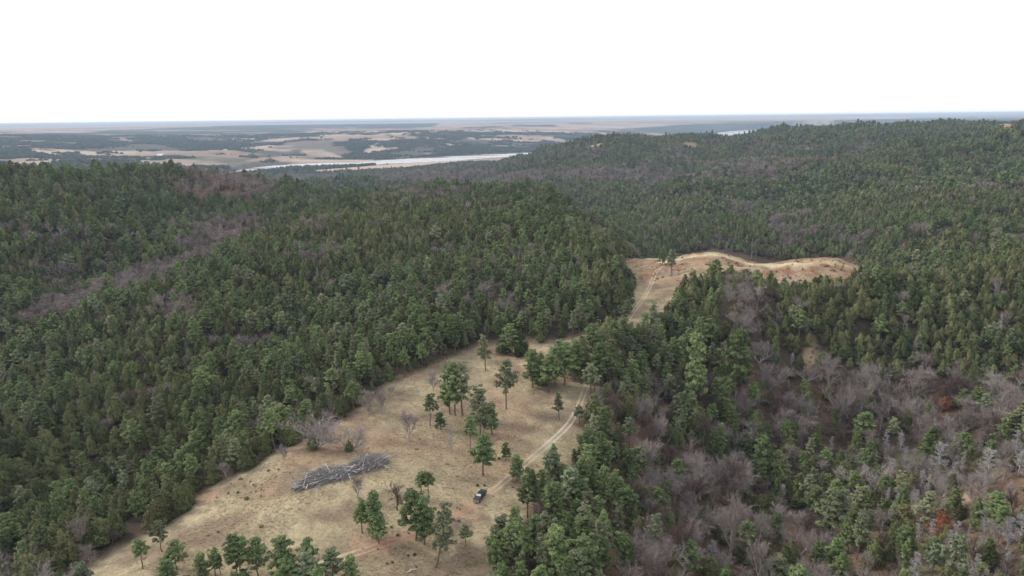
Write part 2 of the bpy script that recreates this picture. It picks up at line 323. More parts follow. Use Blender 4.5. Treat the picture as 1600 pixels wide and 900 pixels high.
# ------------------------------------------------------------------ ground
n1 = fbm(GX/14, GY/14, 31, 4); n2 = fbm(GX/45, GY/45, 32, 3); n3 = fbm(GX/4, GY/4, 33, 2)
def C(*c): return np.array(c)[None, None]
def lerp(a, b, f): return a*(1-f[..., None])+b*f[..., None]
floorc = lerp(C(0.060, 0.046, 0.034)*np.ones(GX.shape+(1,)), C(0.135, 0.078, 0.058), np.clip(blur(mBare, 4)*0.8*(.4+1.2*n1)+(n2-0.5)*1.2, 0, 1))
floorc = lerp(floorc, C(0.155, 0.080, 0.060), blur(np.clip(gmask(BARE[1])+gmask(BARE[2]), 0, 1), 6)*.9*np.clip(n2*1.6, 0, 1))
floorc = lerp(floorc, C(0.12, 0.105, 0.06), np.clip((n1-0.58)*4, 0, 1)*0.5)
floorc = lerp(floorc, C(0.22, 0.145, 0.10), blur(mSparse, 4)*0.75*np.clip(0.4+(n2-0.5)*3, 0, 1))
floorc = lerp(floorc, C(0.20, 0.18, 0.095), blur(mDead, 5)*np.clip((n1-0.35)*4, 0, 1)*0.85)
woodc = lerp(C(0.050, 0.058, 0.044)*np.ones(GX.shape+(1,)), C(0.10, 0.085, 0.065), np.clip((fbm(GX/260, GY/260, 41, 4)-0.45)*5, 0, 1)*0.8)
tanc = lerp(C(0.46, 0.35, 0.275)*np.ones(GX.shape+(1,)), C(0.30, 0.205, 0.155), np.clip((fbm(GX/700, GY/500, 42, 5)-0.42)*5, 0, 1))
streak = np.clip((fbm(GX/2600, GY/700, 44, 5)-0.56)*9, 0, 1)*smooth01((R2-5200)/2500)
tanc = lerp(tanc, C(0.085, 0.085, 0.065), streak*0.75)
open_far = lerp(woodc, tanc, blur(mTan, 1, 1))
plate = smooth01((R2-12000)/3000)
far_all = lerp(C(0.50, 0.39, 0.33)*np.ones(GX.shape+(1,)), C(0.16, 0.15, 0.13), np.clip((fbm(GX/5000, GY/1800, 45, 5)-0.55)*8, 0, 1))
open_far = lerp(open_far, far_all, plate)
colr = lerp(floorc, open_far, smooth01((R2-2300)/300))
leftf = smooth01((R2-2300)/300)*np.clip((fbm(GX/420, GY/420, 46, 4)-0.55)*7, 0, 1)*(GX < -900)*(R2 < 5200)
colr = lerp(colr, C(0.24, 0.19, 0.15), leftf*0.6)
grass = lerp(C(0.29, 0.232, 0.152)*np.ones(GX.shape+(1,)), C(0.36, 0.30, 0.19), np.clip((n1-0.42)*4, 0, 1))
grass = lerp(grass, C(0.19, 0.14, 0.10), np.clip((fbm(GX/11+50, GY/7, 35, 4)-0.50)*6, 0, 1)*0.75)
redz = np.clip((fbm(GX/22, GY/22, 36, 3)-0.62)*7, 0, 0.7)
redp = cast([(655,842),(600,845),(550,862),(740,800),(722,795),(690,815),(905,655),(330,775),(420,770),(790,560),(1200,415),(1300,420),(1120,405)])
rr_ = [5, 4, 4, 4, 4, 4, 4, 4, 4, 5, 5, 8, 3]
for (qx, qy, _z), q in zip(redp, rr_):
    redz = np.maximum(redz, np.clip(1.3-np.hypot(GX-qx, (GY-qy)*0.7)/q+(n3-0.5)*1.5, 0, 1)*0.9)
grass = lerp(grass, C(0.34, 0.205, 0.14), redz*0.5)
fine = np.clip((n3-0.5)*3, -1, 1)
grass = grass*(1+0.14*fine[..., None])
edge = np.clip(blur(mClear, 2, 1)*1.25+(n3-0.5)*0.3-0.1, 0, 1)
colr = lerp(colr, grass, edge*(R2 < 700))
colr = lerp(colr, C(0.42, 0.31, 0.21), blur(mSand, 1, 1)*(0.55+0.45*n3))
bface = blur(bl_*1.0, 2, 1)
colr = lerp(colr, C(0.27, 0.135, 0.08), bface*np.clip((fbm(GX/12, GY/8, 37, 4)-.40)*5, 0, 1)*.9)
colr = lerp(colr, C(0.34, 0.26, 0.20), bface*np.clip((fbm(GX/13, GY/9, 38, 3)-.56)*8, 0, 1)*.8)
# pale grass along the brow of the bluff
brow = cast([(1035,409),(1060,405),(1085,401),(1112,397),(1140,403),(1165,410),(1180,413),(1220,414),(1260,412),(1300,410),(1325,415)])
bd = np.full(GX.shape, 1e9)
for a, b in zip(brow[:-1], brow[1:]):
    ab = b[:2]-a[:2]; tt = np.clip(((GX-a[0])*ab[0]+(GY-a[1])*ab[1])/(ab@ab), 0, 1)
    bd = np.minimum(bd, np.hypot(GX-a[0]-tt*ab[0], GY-a[1]-tt*ab[1]))
colr = lerp(colr, C(0.50, 0.43, 0.27), np.clip(1.3-bd/3.8+(n3-0.5), 0, 1)*(R2 < 600)*mClear)
colr = lerp(colr, C(0.16, 0.13, 0.11), (mRw-mRiver).clip(0, 1)*0.5)
nr, nc = GX.shape
idx = np.arange(nr*nc).reshape(nr, nc)
q = np.stack([idx[:-1, :-1], idx[:-1, 1:], idx[1:, 1:], idx[1:, :-1]], -1).reshape(-1, 4)[:, ::-1]
m, t, b = NT('ground'); setspec(b, 0.95, 0.1)
at = t.nodes.new('ShaderNodeAttribute'); at.attribute_name = 'cover'
geo = t.nodes.new('ShaderNodeNewGeometry')
fA = noise(t, geo.outputs['Position'], 1.1, 6, 0.7); fB = noise(t, geo.outputs['Position'], 0.23, 4, 0.6)
v = math2(t, 'ADD', math2(t, 'MULTIPLY', fA, 1.7), math2(t, 'MULTIPLY', fB, 0.9)); v = math2(t, 'ADD', v, -0.30)
hv = t.nodes.new('ShaderNodeHueSaturation'); t.links.new(at.outputs['Color'], hv.inputs['Color']); t.links.new(v, hv.inputs['Value'])
t.links.new(hv.outputs[0], b.inputs['Base Color'])
bp = t.nodes.new('ShaderNodeBump'); bp.inputs['Strength'].default_value = 0.6; bp.inputs['Distance'].default_value = 0.35
t.links.new(fA, bp.inputs['Height']); t.links.new(bp.outputs[0], b.inputs['Normal'])
me = mesh_np('ground', np.stack([GX, GY, HG], -1).reshape(-1, 3), q, (m,), smooth=True)
ca = me.color_attributes.new('cover', 'FLOAT_COLOR', 'POINT')
ca.data.foreach_set('color', np.concatenate([np.clip(colr, 0, 1), np.ones(GX.shape+(1,))], -1).astype(np.float32).ravel())
link('ground', me, kind='structure')
# river
m, t, b = NT('river_water'); setspec(b, 0.12, 0.6); b.inputs['Base Color'].default_value = (0.30, 0.29, 0.28, 1)
geo = t.nodes.new('ShaderNodeNewGeometry'); sc_ = t.nodes.new('ShaderNodeMapping'); sc_.inputs['Scale'].default_value = (0.004, 0.012, 1); sc_.inputs['Rotation'].default_value = (0, 0, 0.3)
t.links.new(geo.outputs['Position'], sc_.inputs[0]); f = ramp(t, noise(t, sc_.outputs[0], 1, 5), 0.4, 0.65)
t.links.new(mixc(t, f, (0.36, 0.35, 0.36), (0.68, 0.62, 0.58)), b.inputs['Base Color'])
t.links.new(math2(t, 'ADD', math2(t, 'MULTIPLY', f, 0.4), 0.1), b.inputs['Roughness'])
import bmesh
def flat_poly(name, poly, z, mat):
    bm = bmesh.new(); f = bm.faces.new([bm.verts.new((x, y, z)) for x, y in poly])
    bmesh.ops.triangulate(bm, faces=[f]); bmesh.ops.recalc_face_normals(bm, faces=bm.faces)
    me = bpy.data.meshes.new(name); bm.to_mesh(me); bm.free(); me.materials.append(mat)
    if me.polygons[0].normal.z < 0: me.flip_normals()
    return me
c0 = RIVER
nrm = np.roll(c0, -1, 0)-np.roll(c0, 1, 0); nrm = np.stack([nrm[:, 1], -nrm[:, 0]], 1); nrm /= np.linalg.norm(nrm, axis=1)[:, None]
area = 0.5*np.sum(c0[:, 0]*np.roll(c0[:, 1], -1)-np.roll(c0[:, 0], -1)*c0[:, 1])
link('river', flat_poly('river', c0+nrm*(6 if area > 0 else -6), -89.0, m), kind='structure')
link('creek', flat_poly('creek', zone([(233,249),(236,246.5),(244,244.5),(246,241.5),(256,240.5),(254,243),(247,246),(240,249)]), 0, M['log_pale']), kind='structure')
ck = bpy.data.objects['creek'].data
for v_ in ck.vertices: v_.co.z = float(height(v_.co.x, v_.co.y))+2.0
ck.materials.clear(); ck.materials.append(m)

# ------------------------------------------------------------------ tracks
def catmull(P, step):
    P = np.asarray(P); out = []
    Q = np.vstack([2*P[0]-P[1], P, 2*P[-1]-P[-2]])
    for i in range(1, len(Q)-2):
        n = max(2, int(np.linalg.norm(Q[i+1]-Q[i])/step)); t = np.linspace(0, 1, n, endpoint=False)[:, None]
        a, b, c, d = Q[i-1], Q[i], Q[i+1], Q[i+2]
        out.append(0.5*((2*b)+(-a+c)*t+(2*a-5*b+4*c-d)*t*t+(-a+3*b-3*c+d)*t**3))
    return np.vstack(out+[P[-1:]])
m, t, b = NT('dirt_track'); setspec(b, 0.95, 0.1)
at = t.nodes.new('ShaderNodeAttribute'); at.attribute_name = 'cover'; geo = t.nodes.new('ShaderNodeNewGeometry')
fA = noise(t, geo.outputs['Position'], 1.6, 6, 0.7)
hv = t.nodes.new('ShaderNodeHueSaturation'); t.links.new(at.outputs['Color'], hv.inputs['Color']); t.links.new(math2(t, 'ADD', math2(t, 'MULTIPLY', fA, 1.2), 0.4), hv.inputs['Value'])
t.links.new(hv.outputs[0], b.inputs['Base Color'])
bp = t.nodes.new('ShaderNodeBump'); bp.inputs['Strength'].default_value = 0.6; bp.inputs['Distance'].default_value = 0.2
t.links.new(fA, bp.inputs['Height']); t.links.new(bp.outputs[0], b.inputs['Normal']); M['track'] = m
def track(name, pix, width, cols, strength=1.0):
    W3 = cast(pix); L = catmull(W3[:, :2], 0.8); cl = np.r_[0, np.cumsum(np.linalg.norm(np.diff(L, axis=0), axis=1))]; cl /= cl[-1]
    cols = [(float(cl[np.argmin(((L-W3[i, :2])**2).sum(1))]), c) for i, c in cols]; T = np.gradient(L, axis=0); T /= np.linalg.norm(T, axis=1)[:, None]; N = np.stack([-T[:, 1], T[:, 0]], 1)
    u = np.array([-1, -0.78, -0.62, -0.45, -0.28, 0, 0.28, 0.45, 0.62, 0.78, 1.0]); rut = np.array([0, .25, 1, 1, .25, 0, .25, 1, 1, .25, 0])
    wob = 1+0.10*(fbm(L[:, 0]/6, L[:, 1]/6, 51, 3)-0.5)*2
    X = L[:, None, 0]+N[:, None, 0]*u[None]*width/2*wob[:, None]; Y = L[:, None, 1]+N[:, None, 1]*u[None]*width/2*wob[:, None]
    Z = height(X, Y)+0.07-0.05*rut[None]; Z[:, 0] -= 0.12; Z[:, -1] -= 0.12
    s = np.linspace(0, 1, len(L))
    cc = np.stack([np.interp(s, [k for k, _ in cols], [c[j] for _, c in cols]) for j in range(3)], -1)
    under = np.stack([sample(colr[..., j], X, Y) for j in range(3)], -1)
    wear = np.clip(rut[None]*strength*(0.55+0.9*fbm(X/3.5, Y/3.5, 52, 3)), 0, 1)
    mid = np.clip(fbm(X/5, Y/5, 53, 3)*0.35*strength*(1-np.abs(u))[None], 0, 1)
    w_ = np.maximum(wear, mid)[..., None]; colv = under*(1-w_)+cc[:, None]*w_
    n, k = X.shape; ix = np.arange(n*k).reshape(n, k)
    fc = np.stack([ix[:-1, :-1], ix[:-1, 1:], ix[1:, 1:], ix[1:, :-1]], -1).reshape(-1, 4)[:, ::-1]
    me = mesh_np(name, np.stack([X, Y, Z], -1).reshape(-1, 3), fc, (M['track'],), smooth=True)
    ca = me.color_attributes.new('cover', 'FLOAT_COLOR', 'POINT')
    ca.data.foreach_set('color', np.concatenate([colv, np.ones((n, k, 1))], -1).astype(np.float32).ravel())
    link(name, me, kind='structure')
red, sand, pale = (0.40, 0.235, 0.165), (0.47, 0.37, 0.265), (0.54, 0.465, 0.37)
track('dirt_track', [(470,893),(505,880),(545,868),(590,853),(640,838),(690,815),(720,799),(750,780),(775,763),(800,742),(826,720),(850,700),(870,682),(886,666),(894,655),(904,636),(913,612),(922,590),(935,562),(955,533),(975,507),(990,487),(1005,466),(1016,447),(1022,432),(1030,420),(1060,408),(1110,394)], 3.1,
      [(0, sand), (1, pale), (2, sand), (3, red), (5, red), (7, red), (8, sand), (10, sand), (11, pale), (14, pale), (15, sand), (27, sand)], 1.05)
track('grass_path', [(800,552),(830,549),(862,542),(890,532),(930,520),(960,510),(985,492)], 3.4, [(0, sand), (6, sand)], 0.8)

# ------------------------------------------------------------------ tree meshes (unit: metres, base at the origin)
class Geo:
    def __init__(s): s.v = []; s.t = []; s.q = []; s.n = 0
    def tris(s, A):                      # A (n,3,3)
        A = np.asarray(A); k = len(A); s.v.append(A.reshape(-1, 3)); s.t.append(np.arange(k*3).reshape(-1, 3)+s.n); s.n += k*3
    def tube(s, pts, rad, sides=5):
        pts = np.asarray(pts, float); rad = np.asarray(rad, float)
        T = np.gradient(pts, axis=0); T /= (np.linalg.norm(T, axis=1)[:, None]+1e-9)
        ref = np.where(np.abs(T[:, 2:3]) > 0.9, np.array([[1.0, 0, 0]]), np.array([[0, 0, 1.0]]))
        A = np.cross(T, ref); A /= np.linalg.norm(A, axis=1)[:, None]; B = np.cross(T, A)
        a = np.arange(sides)*2*math.pi/sides
        R = pts[:, None]+rad[:, None, None]*(A[:, None]*np.cos(a)[None, :, None]+B[:, None]*np.sin(a)[None, :, None])
        ix = np.arange(len(pts)*sides).reshape(len(pts), sides)+s.n; j = np.roll(ix, -1, 1)
        s.v.append(R.reshape(-1, 3)); s.q.append(np.stack([ix[:-1], j[:-1], j[1:], ix[1:]], -1).reshape(-1, 4)); s.n += ix.size
    def mesh(s, name, mats):
        V_ = np.concatenate(s.v); F_ = []
        if s.t: F_.append(np.concatenate(s.t))
        if s.q: F_.append(np.concatenate(s.q))
        return mesh_np(name, V_, F_, mats)
def rv(n, rng): v = rng.normal(size=(n, 3)); return v/np.linalg.norm(v, axis=1)[:, None]
def leaves(centre, normal, size, rng, elong=1.6, up=0.0):
    """one small triangle-shaped spray per centre, roughly facing along normal"""
    n = len(centre); nn = normal+rv(n, rng)*0.55; nn[:, 2] += 0.25; nn /= np.linalg.norm(nn, axis=1)[:, None]
    d = rv(n, rng)+np.array([0, 0, up]); d = d-nn*(d*nn).sum(1)[:, None]; d /= (np.linalg.norm(d, axis=1)[:, None]+1e-6)
    e = np.cross(nn, d); L = size*elong*rng.uniform(.7, 1.3, n)[:, None]; w = size*rng.uniform(.6, 1.2, n)[:, None]*0.5
    return np.stack([centre-d*L*.4-e*w, centre-d*L*.4+e*w, centre+d*L*.6], 1)
def cedar(seed, n, h=1.0, wd=0.26, leaf=0.05, core=True):
    """crown of an eastern red cedar: dense, upright sprays on a ragged cone; unit height"""
    rng = np.random.default_rng(seed); g = Geo()
    lob = rng.uniform(0, 6.28, 9); amp = rng.uniform(.05, .16, 9); zf = rng.uniform(2, 13, 9); kf = rng.integers(1, 6, 9)
    def prof(z):
        return wd*np.clip(np.minimum((z-0.02)*7, 1), 0, 1)*np.clip((1-z), 0, 1)**0.50*(1.08-0.20*z)
    def rad(z, a): return prof(z)*(1+sum(amp[i]*np.sin(kf[i]*a+zf[i]*z*3+lob[i]) for i in range(9)))
    z = 1-np.sqrt(rng.uniform(0, 1, n))*0.96; a = rng.uniform(0, 6.283, n); r = rad(z, a)*np.sqrt(rng.uniform(.45, 1.0, n))
    # gather the sprays into upright plumes
    k = max(14, n//45); pz = 1-np.sqrt(rng.uniform(0, 1, k))*0.93; pa = rng.uniform(0, 6.283, k); pr = rad(pz, pa)*rng.uniform(.82, 1.12, k)
    m_ = int(n*0.6); w = rng.integers(0, k, m_); s = wd*0.30
    c = np.stack([np.cos(a)*r, np.sin(a)*r, z], 1)
    pc = np.stack([np.cos(pa)*pr, np.sin(pa)*pr, pz], 1)
    off = rng.normal(size=(m_, 3))*np.array([s*.42, s*.42, s*.75]); c[:m_] = pc[w]*0.98+off
    c[:, 2] = np.clip(c[:, 2], 0.02, 1.06)
    nrm = c*np.array([1, 1, 0])/(wd)+np.array([0, 0, .35])+0
    nrm[:m_] += off/s*0.9
    g.tris(leaves(c, nrm, leaf, rng, 2.0, 1.1))
    if core:
        zz = np.linspace(.04, .93, 6); aa = np.arange(7)*2*math.pi/7; R = []
        for z_ in zz: R.append([(math.cos(q_)*rad(z_, q_)*.66, math.sin(q_)*rad(z_, q_)*.66, z_) for q_ in aa])
        R = np.array(R); ix = np.arange(42).reshape(6, 7)+g.n; j = np.roll(ix, -1, 1); g.v.append(R.reshape(-1, 3)); g.q.append(np.stack([ix[:-1], j[:-1], j[1:], ix[1:]], -1).reshape(-1, 4)); g.n += 42
    return g
def pine_skeleton(seed, nb=26, low=.36, wd=.23):
    """limbs of a ponderosa: (start, end) in unit height, plus trunk points"""
    rng = np.random.default_rng(seed)
    k = 7; tz = np.linspace(0, .97, k); bend = np.cumsum(rng.normal(size=(k, 2))*0.008, 0); tr = np.concatenate([bend-bend[0], tz[:, None]], 1)
    limbs = []; a = rng.uniform(0, 6.28)
    for i in range(nb):
        z = low+(0.97-low)*((i+rng.uniform(0, .8))/nb)**0.9; a += 2.4+rng.uniform(-.5, .5)
        t_ = (z-low)/(1-low); L = wd*(1.05-t_**1.6)*(0.45+0.55*min(1, t_*4+.35))*rng.uniform(.6, 1.2)
        p = np.array([np.interp(z, tz, tr[:, 0]), np.interp(z, tz, tr[:, 1]), z])
        e = p+np.array([math.cos(a)*L, math.sin(a)*L, L*rng.uniform(.0, .42)+.01]); limbs.append((p, e))
    limbs.append((tr[-2], np.array([tr[-1][0], tr[-1][1], 0.965])))
    return tr, limbs
def pine_parts(seed, per=30, leaf=.028, **kw):
    rng = np.random.default_rng(seed+500); tr, limbs = pine_skeleton(seed, **kw)
    gt = Geo(); gt.tube(tr, np.linspace(.016, .004, len(tr)), 6); gl = Geo(); gc = Geo()
    for p, e in limbs:
        L = np.linalg.norm(e-p)
        gl.tube([p, (p+e)/2+np.array([0, 0, -.01]), e], [.0055, .0035, .0015], 3)
        nt_ = 1+int(L/.052)
        for j in range(nt_):
            f_ = 1-j*0.55/max(1, nt_-1) if nt_ > 1 else 1
            c = p+(e-p)*f_+rng.normal(size=3)*.022; rad_ = rng.uniform(.028, .050)*(1.0 if j == 0 else .85)
            d = rv(per, rng); d[:, 2] = np.where(d[:, 2] < -.25, -d[:, 2], d[:, 2]); cc = c+d*np.array([1.1, 1.1, .72])*rad_*rng.uniform(.5, 1.05, per)[:, None]
            gc.tris(leaves(cc, d, leaf, rng, 1.7, .25))
    return gt, gl, gc
def bare(seed, levels=4, h=1.0, spread=.55, twigs=700, multi=False, tw=.0019):
    rng = np.random.default_rng(seed); g = Geo(); ends = []
    def grow(p, d, L, r, lev):
        k = 4; pts = [p]; dd = d.copy()
        for i in range(k-1):
            dd = dd+rng.normal(size=3)*.16+np.array([0, 0, .05]); dd /= np.linalg.norm(dd); pts.append(pts[-1]+dd*L/(k-1))
        g.tube(pts, np.linspace(r, r*.55, k), 5 if lev < 2 else 3)
        if lev >= 2: ends.extend([(pts[i], pts[i+1]) for i in range(k-1)])
        if lev < levels:
            n = 3 if lev == 0 else (3 if lev < 3 else 2)
            for i in range(n+1):
                f = 1.0 if i < n-1 else rng.uniform(.4, .8); q_ = pts[-1] if f == 1 else pts[int(f*3)]
                s = rv(1, rng)[0]; s -= dd*(s@dd); s /= np.linalg.norm(s); e = dd+s*rng.uniform(spread*.6, spread*1.4); e[2] += .05; e /= np.linalg.norm(e)
                grow(q_, e, L*rng.uniform(.62, .82), r*.55, lev+1)
    st = 3 if multi else 1
    for i in range(st):
        d = np.array([rng.normal()*.3*multi, rng.normal()*.3*multi, 1.0]); d /= np.linalg.norm(d)
        grow(np.array([0, 0, 0.]), d, .30, .018 if multi else .022, 0)
    w = rng.integers(0, len(ends), twigs); A = np.array([x[0] for x in ends])[w]; B = np.array([x[1] for x in ends])[w]
    s = A+(B-A)*rng.uniform(0, 1, (twigs, 1)); d = (B-A)/(np.linalg.norm(B-A, axis=1)[:, None]+1e-9)+rv(twigs, rng)*.85; d[:, 2] += .15; d /= np.linalg.norm(d, axis=1)[:, None]
    L = rng.uniform(.05, .12, (twigs, 1)); e = np.cross(d, rv(twigs, rng)); e /= np.linalg.norm(e, axis=1)[:, None]
    g2 = Geo(); g2.tris(np.stack([s-e*tw, s+e*tw, s+d*L], 1))
    top = max(np.concatenate(g.v)[:, 2].max(), g2.v[0][:, 2].max()); g.v = [x/top for x in g.v]; g2.v = [x/top for x in g2.v]
    return g, g2
def snag(seed, nb=70, wd=.24, low=.08):
    """skeleton of a dead cedar"""
    rng = np.random.default_rng(seed); g = Geo(); k = 5
    tr = np.concatenate([np.cumsum(rng.normal(size=(k, 2))*.006, 0), np.linspace(0, 1, k)[:, None]], 1); g.tube(tr, np.linspace(.017, .003, k), 5)
    tw = []
    for i in range(nb):
        z = rng.uniform(low, .97); a = rng.uniform(0, 6.283); L = wd*(1.03-z)**.7*rng.uniform(.55, 1.1)
        p = np.array([0, 0, z]); d = np.array([math.cos(a), math.sin(a), rng.uniform(.1, .6)]); e = p+d*L; mm = (p+e)/2-np.array([0, 0, .012]); g.tube([p, mm, e], [.006, .004, .0015], 3)
        for j in range(9):
            f_ = rng.uniform(.3, 1); s = p+(e-p)*f_; dd = d*.6+rv(1, rng)[0]*.7; tw.append((s, dd/np.linalg.norm(dd)*rng.uniform(.03, .08)))
    s = np.array([x[0] for x in tw]); d = np.array([x[1] for x in tw]); e = np.cross(d, rv(len(s), rng)); e /= np.linalg.norm(e, axis=1)[:, None]
    g.tris(np.stack([s-e*.004, s+e*.004, s+d], 1)); return g

PROTO = {}                                   # kind -> list of dicts of part meshes
def trunk_mesh(r=.02, top=.5): g = Geo(); g.tube([[0, 0, -.03], [0, 0, top]], [r, r*.6], 6); return g
PROTO['cedar'] = []
for i in range(6):
    g = cedar(100+i, 1500, wd=(.25, .30, .22, .33, .27, .24)[i], leaf=.036)
    mt = M['cedar_olive'] if i in (1, 4) else M['cedar_green']
    PROTO['cedar'].append({'trunk': trunk_mesh().mesh('cedar_trunk', (M['pine_bark'],)), 'crown': g.mesh('cedar_crown', (mt,)), 'tone': 'olive brown' if i in (1, 4) else 'dark green'})
PROTO['rust'] = [{'trunk': PROTO['cedar'][0]['trunk'], 'crown': cedar(150, 900, wd=.34, leaf=.045).mesh('rust_crown', (M['cedar_rust'],)), 'tone': 'rust'}]
PROTO['pine'] = []
for i in range(6):
    kw = [dict(nb=40, low=.30, wd=.21), dict(nb=34, low=.38, wd=.22), dict(nb=46, low=.18, wd=.20), dict(nb=30, low=.46, wd=.20), dict(nb=40, low=.26, wd=.25), dict(nb=32, low=.34, wd=.17)][i]
    gt, gl, gc = pine_parts(200+i, **kw); mt = M['pine_pale'] if i in (1, 5) else M['pine_green']
    PROTO['pine'].append({'trunk': gt.mesh('pine_trunk', (M['pine_bark'],)), 'limbs': gl.mesh('pine_limbs', (M['pine_bark'],)), 'crown': gc.mesh('pine_crown', (mt,)), 'tone': 'pale yellow green' if i in (1, 5) else 'green'})
PROTO['bare'] = []
for i in range(6):
    g = bare(300+i, levels=4, spread=(.44, .55, .40, .48, .62, .5)[i], multi=i in (1, 4), twigs=1800)
    mt = ('bare_bark', 'bare_bark', 'bare_dark', 'bare_pale', 'bare_bark', 'bare_dark')[i]
    PROTO['bare'].append({'branches': g[0].mesh('bare_branches', (M[mt],)), 'twigs': g[1].mesh('bare_twigs', (M['twig_brown' if mt == 'bare_dark' else 'twig_mauve'],)), 'tone': {'bare_bark': 'grey', 'bare_dark': 'dark brown', 'bare_pale': 'pale'}[mt]})
PROTO['dead'] = [{'branches': snag(400+i, 80, (.24, .20, .28)[i]).mesh('snag_branches', (M['dead_wood'],)), 'tone': 'whitish grey'} for i in range(3)]
def joined(parts, name):
    """one mesh of a tree's parts, for the mass of the forest"""
    vs, fs, ms, mats, off = [], [], [], [], 0
    for me in parts:
        co = np.empty(len(me.vertices)*3, np.float32); me.vertices.foreach_get('co', co); vs.append(co.reshape(-1, 3))
        lt = np.empty(len(me.polygons), np.int32); me.polygons.foreach_get('loop_total', lt); vi = np.empty(len(me.loops), np.int32); me.loops.foreach_get('vertex_index', vi)
        st = np.cumsum(lt)-lt
        for s_ in (3, 4):
            k_ = lt == s_
            if k_.any(): fs.append(vi[st[k_][:, None]+np.arange(s_)]+off); ms.append(np.full(int(k_.sum()), len(mats)))
        mats.append(me.materials[0]); off += len(co)//3
    return mesh_np(name, np.concatenate(vs), fs, mats, np.concatenate(ms))
#--MAIN2
LOD = {'near': {}, 'mid': {}, 'far': {}}
LOD['near']['cedar'] = [joined([p['trunk'], p['crown']], 'cedar_form') for p in PROTO['cedar']]
LOD['near']['pine'] = [joined([p['trunk'], p['limbs'], p['crown']], 'pine_form') for p in PROTO['pine']]
LOD['near']['bare'] = [joined([p['branches'], p['twigs']], 'bare_form') for p in PROTO['bare']]
def baremesh(g, m1, m2='twig_mauve'): return joined([g[0].mesh('x', (M[m1],)), g[1].mesh('y', (M[m2],))], 'bare_form')
LOD['near']['dead'] = [p['branches'] for p in PROTO['dead']]
LOD['mid']['cedar'] = [cedar(110+i, 420, wd=(.27, .33, .24, .36, .29, .26)[i], leaf=.062).mesh('cedar_form', (M['cedar_olive'] if i in (1, 4) else M['cedar_green'],)) for i in range(6)]
LOD['mid']['pine'] = []
for i in range(6):
    kw = [dict(nb=22, low=.34, wd=.22), dict(nb=20, low=.42, wd=.24), dict(nb=24, low=.22, wd=.20), dict(nb=18, low=.46, wd=.21), dict(nb=22, low=.30, wd=.26), dict(nb=20, low=.38, wd=.18)][i]
    gt, gl, gc = pine_parts(220+i, per=11, leaf=.052, **kw)
    LOD['mid']['pine'].append(joined([gt.mesh('x', (M['pine_bark'],)), gc.mesh('y', (M['pine_pale'] if i in (1, 5) else M['pine_green'],))], 'pine_form'))
LOD['mid']['bare'] = [baremesh(bare(320+i, levels=3, spread=.75, twigs=800, tw=.0045, multi=i % 2 == 1), ('bare_bark', 'bare_dark', 'bare_bark', 'bare_pale')[i]) for i in range(4)]
LOD['mid']['dead'] = LOD['near']['dead']
LOD['far']['cedar'] = [cedar(130+i, 85, wd=(.34, .40, .30, .44, .36, .32)[i], leaf=.13).mesh('cedar_form', (M['cedar_olive'] if i in (1, 4) else M['cedar_green'],)) for i in range(6)]
LOD['far']['pine'] = []
for i in range(3):
    gt, gl, gc = pine_parts(240+i, per=5, leaf=.13, nb=12, low=.38, wd=.22); LOD['far']['pine'].append(gc.mesh('pine_form', (M['pine_green'] if i else M['pine_pale'],)))
LOD['far']['bare'] = [baremesh(bare(340+i, levels=2, spread=.8, twigs=230, tw=.018, multi=True), ('bare_bark', 'bare_dark')[i]) for i in range(2)]
LOD['far']['dead'] = LOD['far']['bare'][:1]

def place_height(b, top):
    D = math.hypot(b[0], b[1]); d = rays([(800, top)])[0]
    px = project(b[0], b[1], b[2])[0]; d = rays([(px, top)])[0]
    return CZ+d[2]*D/math.hypot(d[0], d[1])-b[2]

# ------------------------------------------------------------------ scatter the forest
def grid(x0, x1, y0, y1, s):
    xs, ys = np.meshgrid(np.arange(x0, x1, s), np.arange(y0, y1, s)); k = xs.size
    return xs.ravel()+RNG.uniform(-.48, .48, k)*s, ys.ravel()+RNG.uniform(-.48, .48, k)*s
def ring(r0, r1, s, half=math.radians(43)):
    x, y = grid(-r1*math.sin(half), r1*math.sin(half), 0, r1, s); r = np.hypot(x, y); a = np.abs(np.arctan2(x, y))
    k = (r > r0) & (r <= r1) & (a < half); return x[k], y[k]
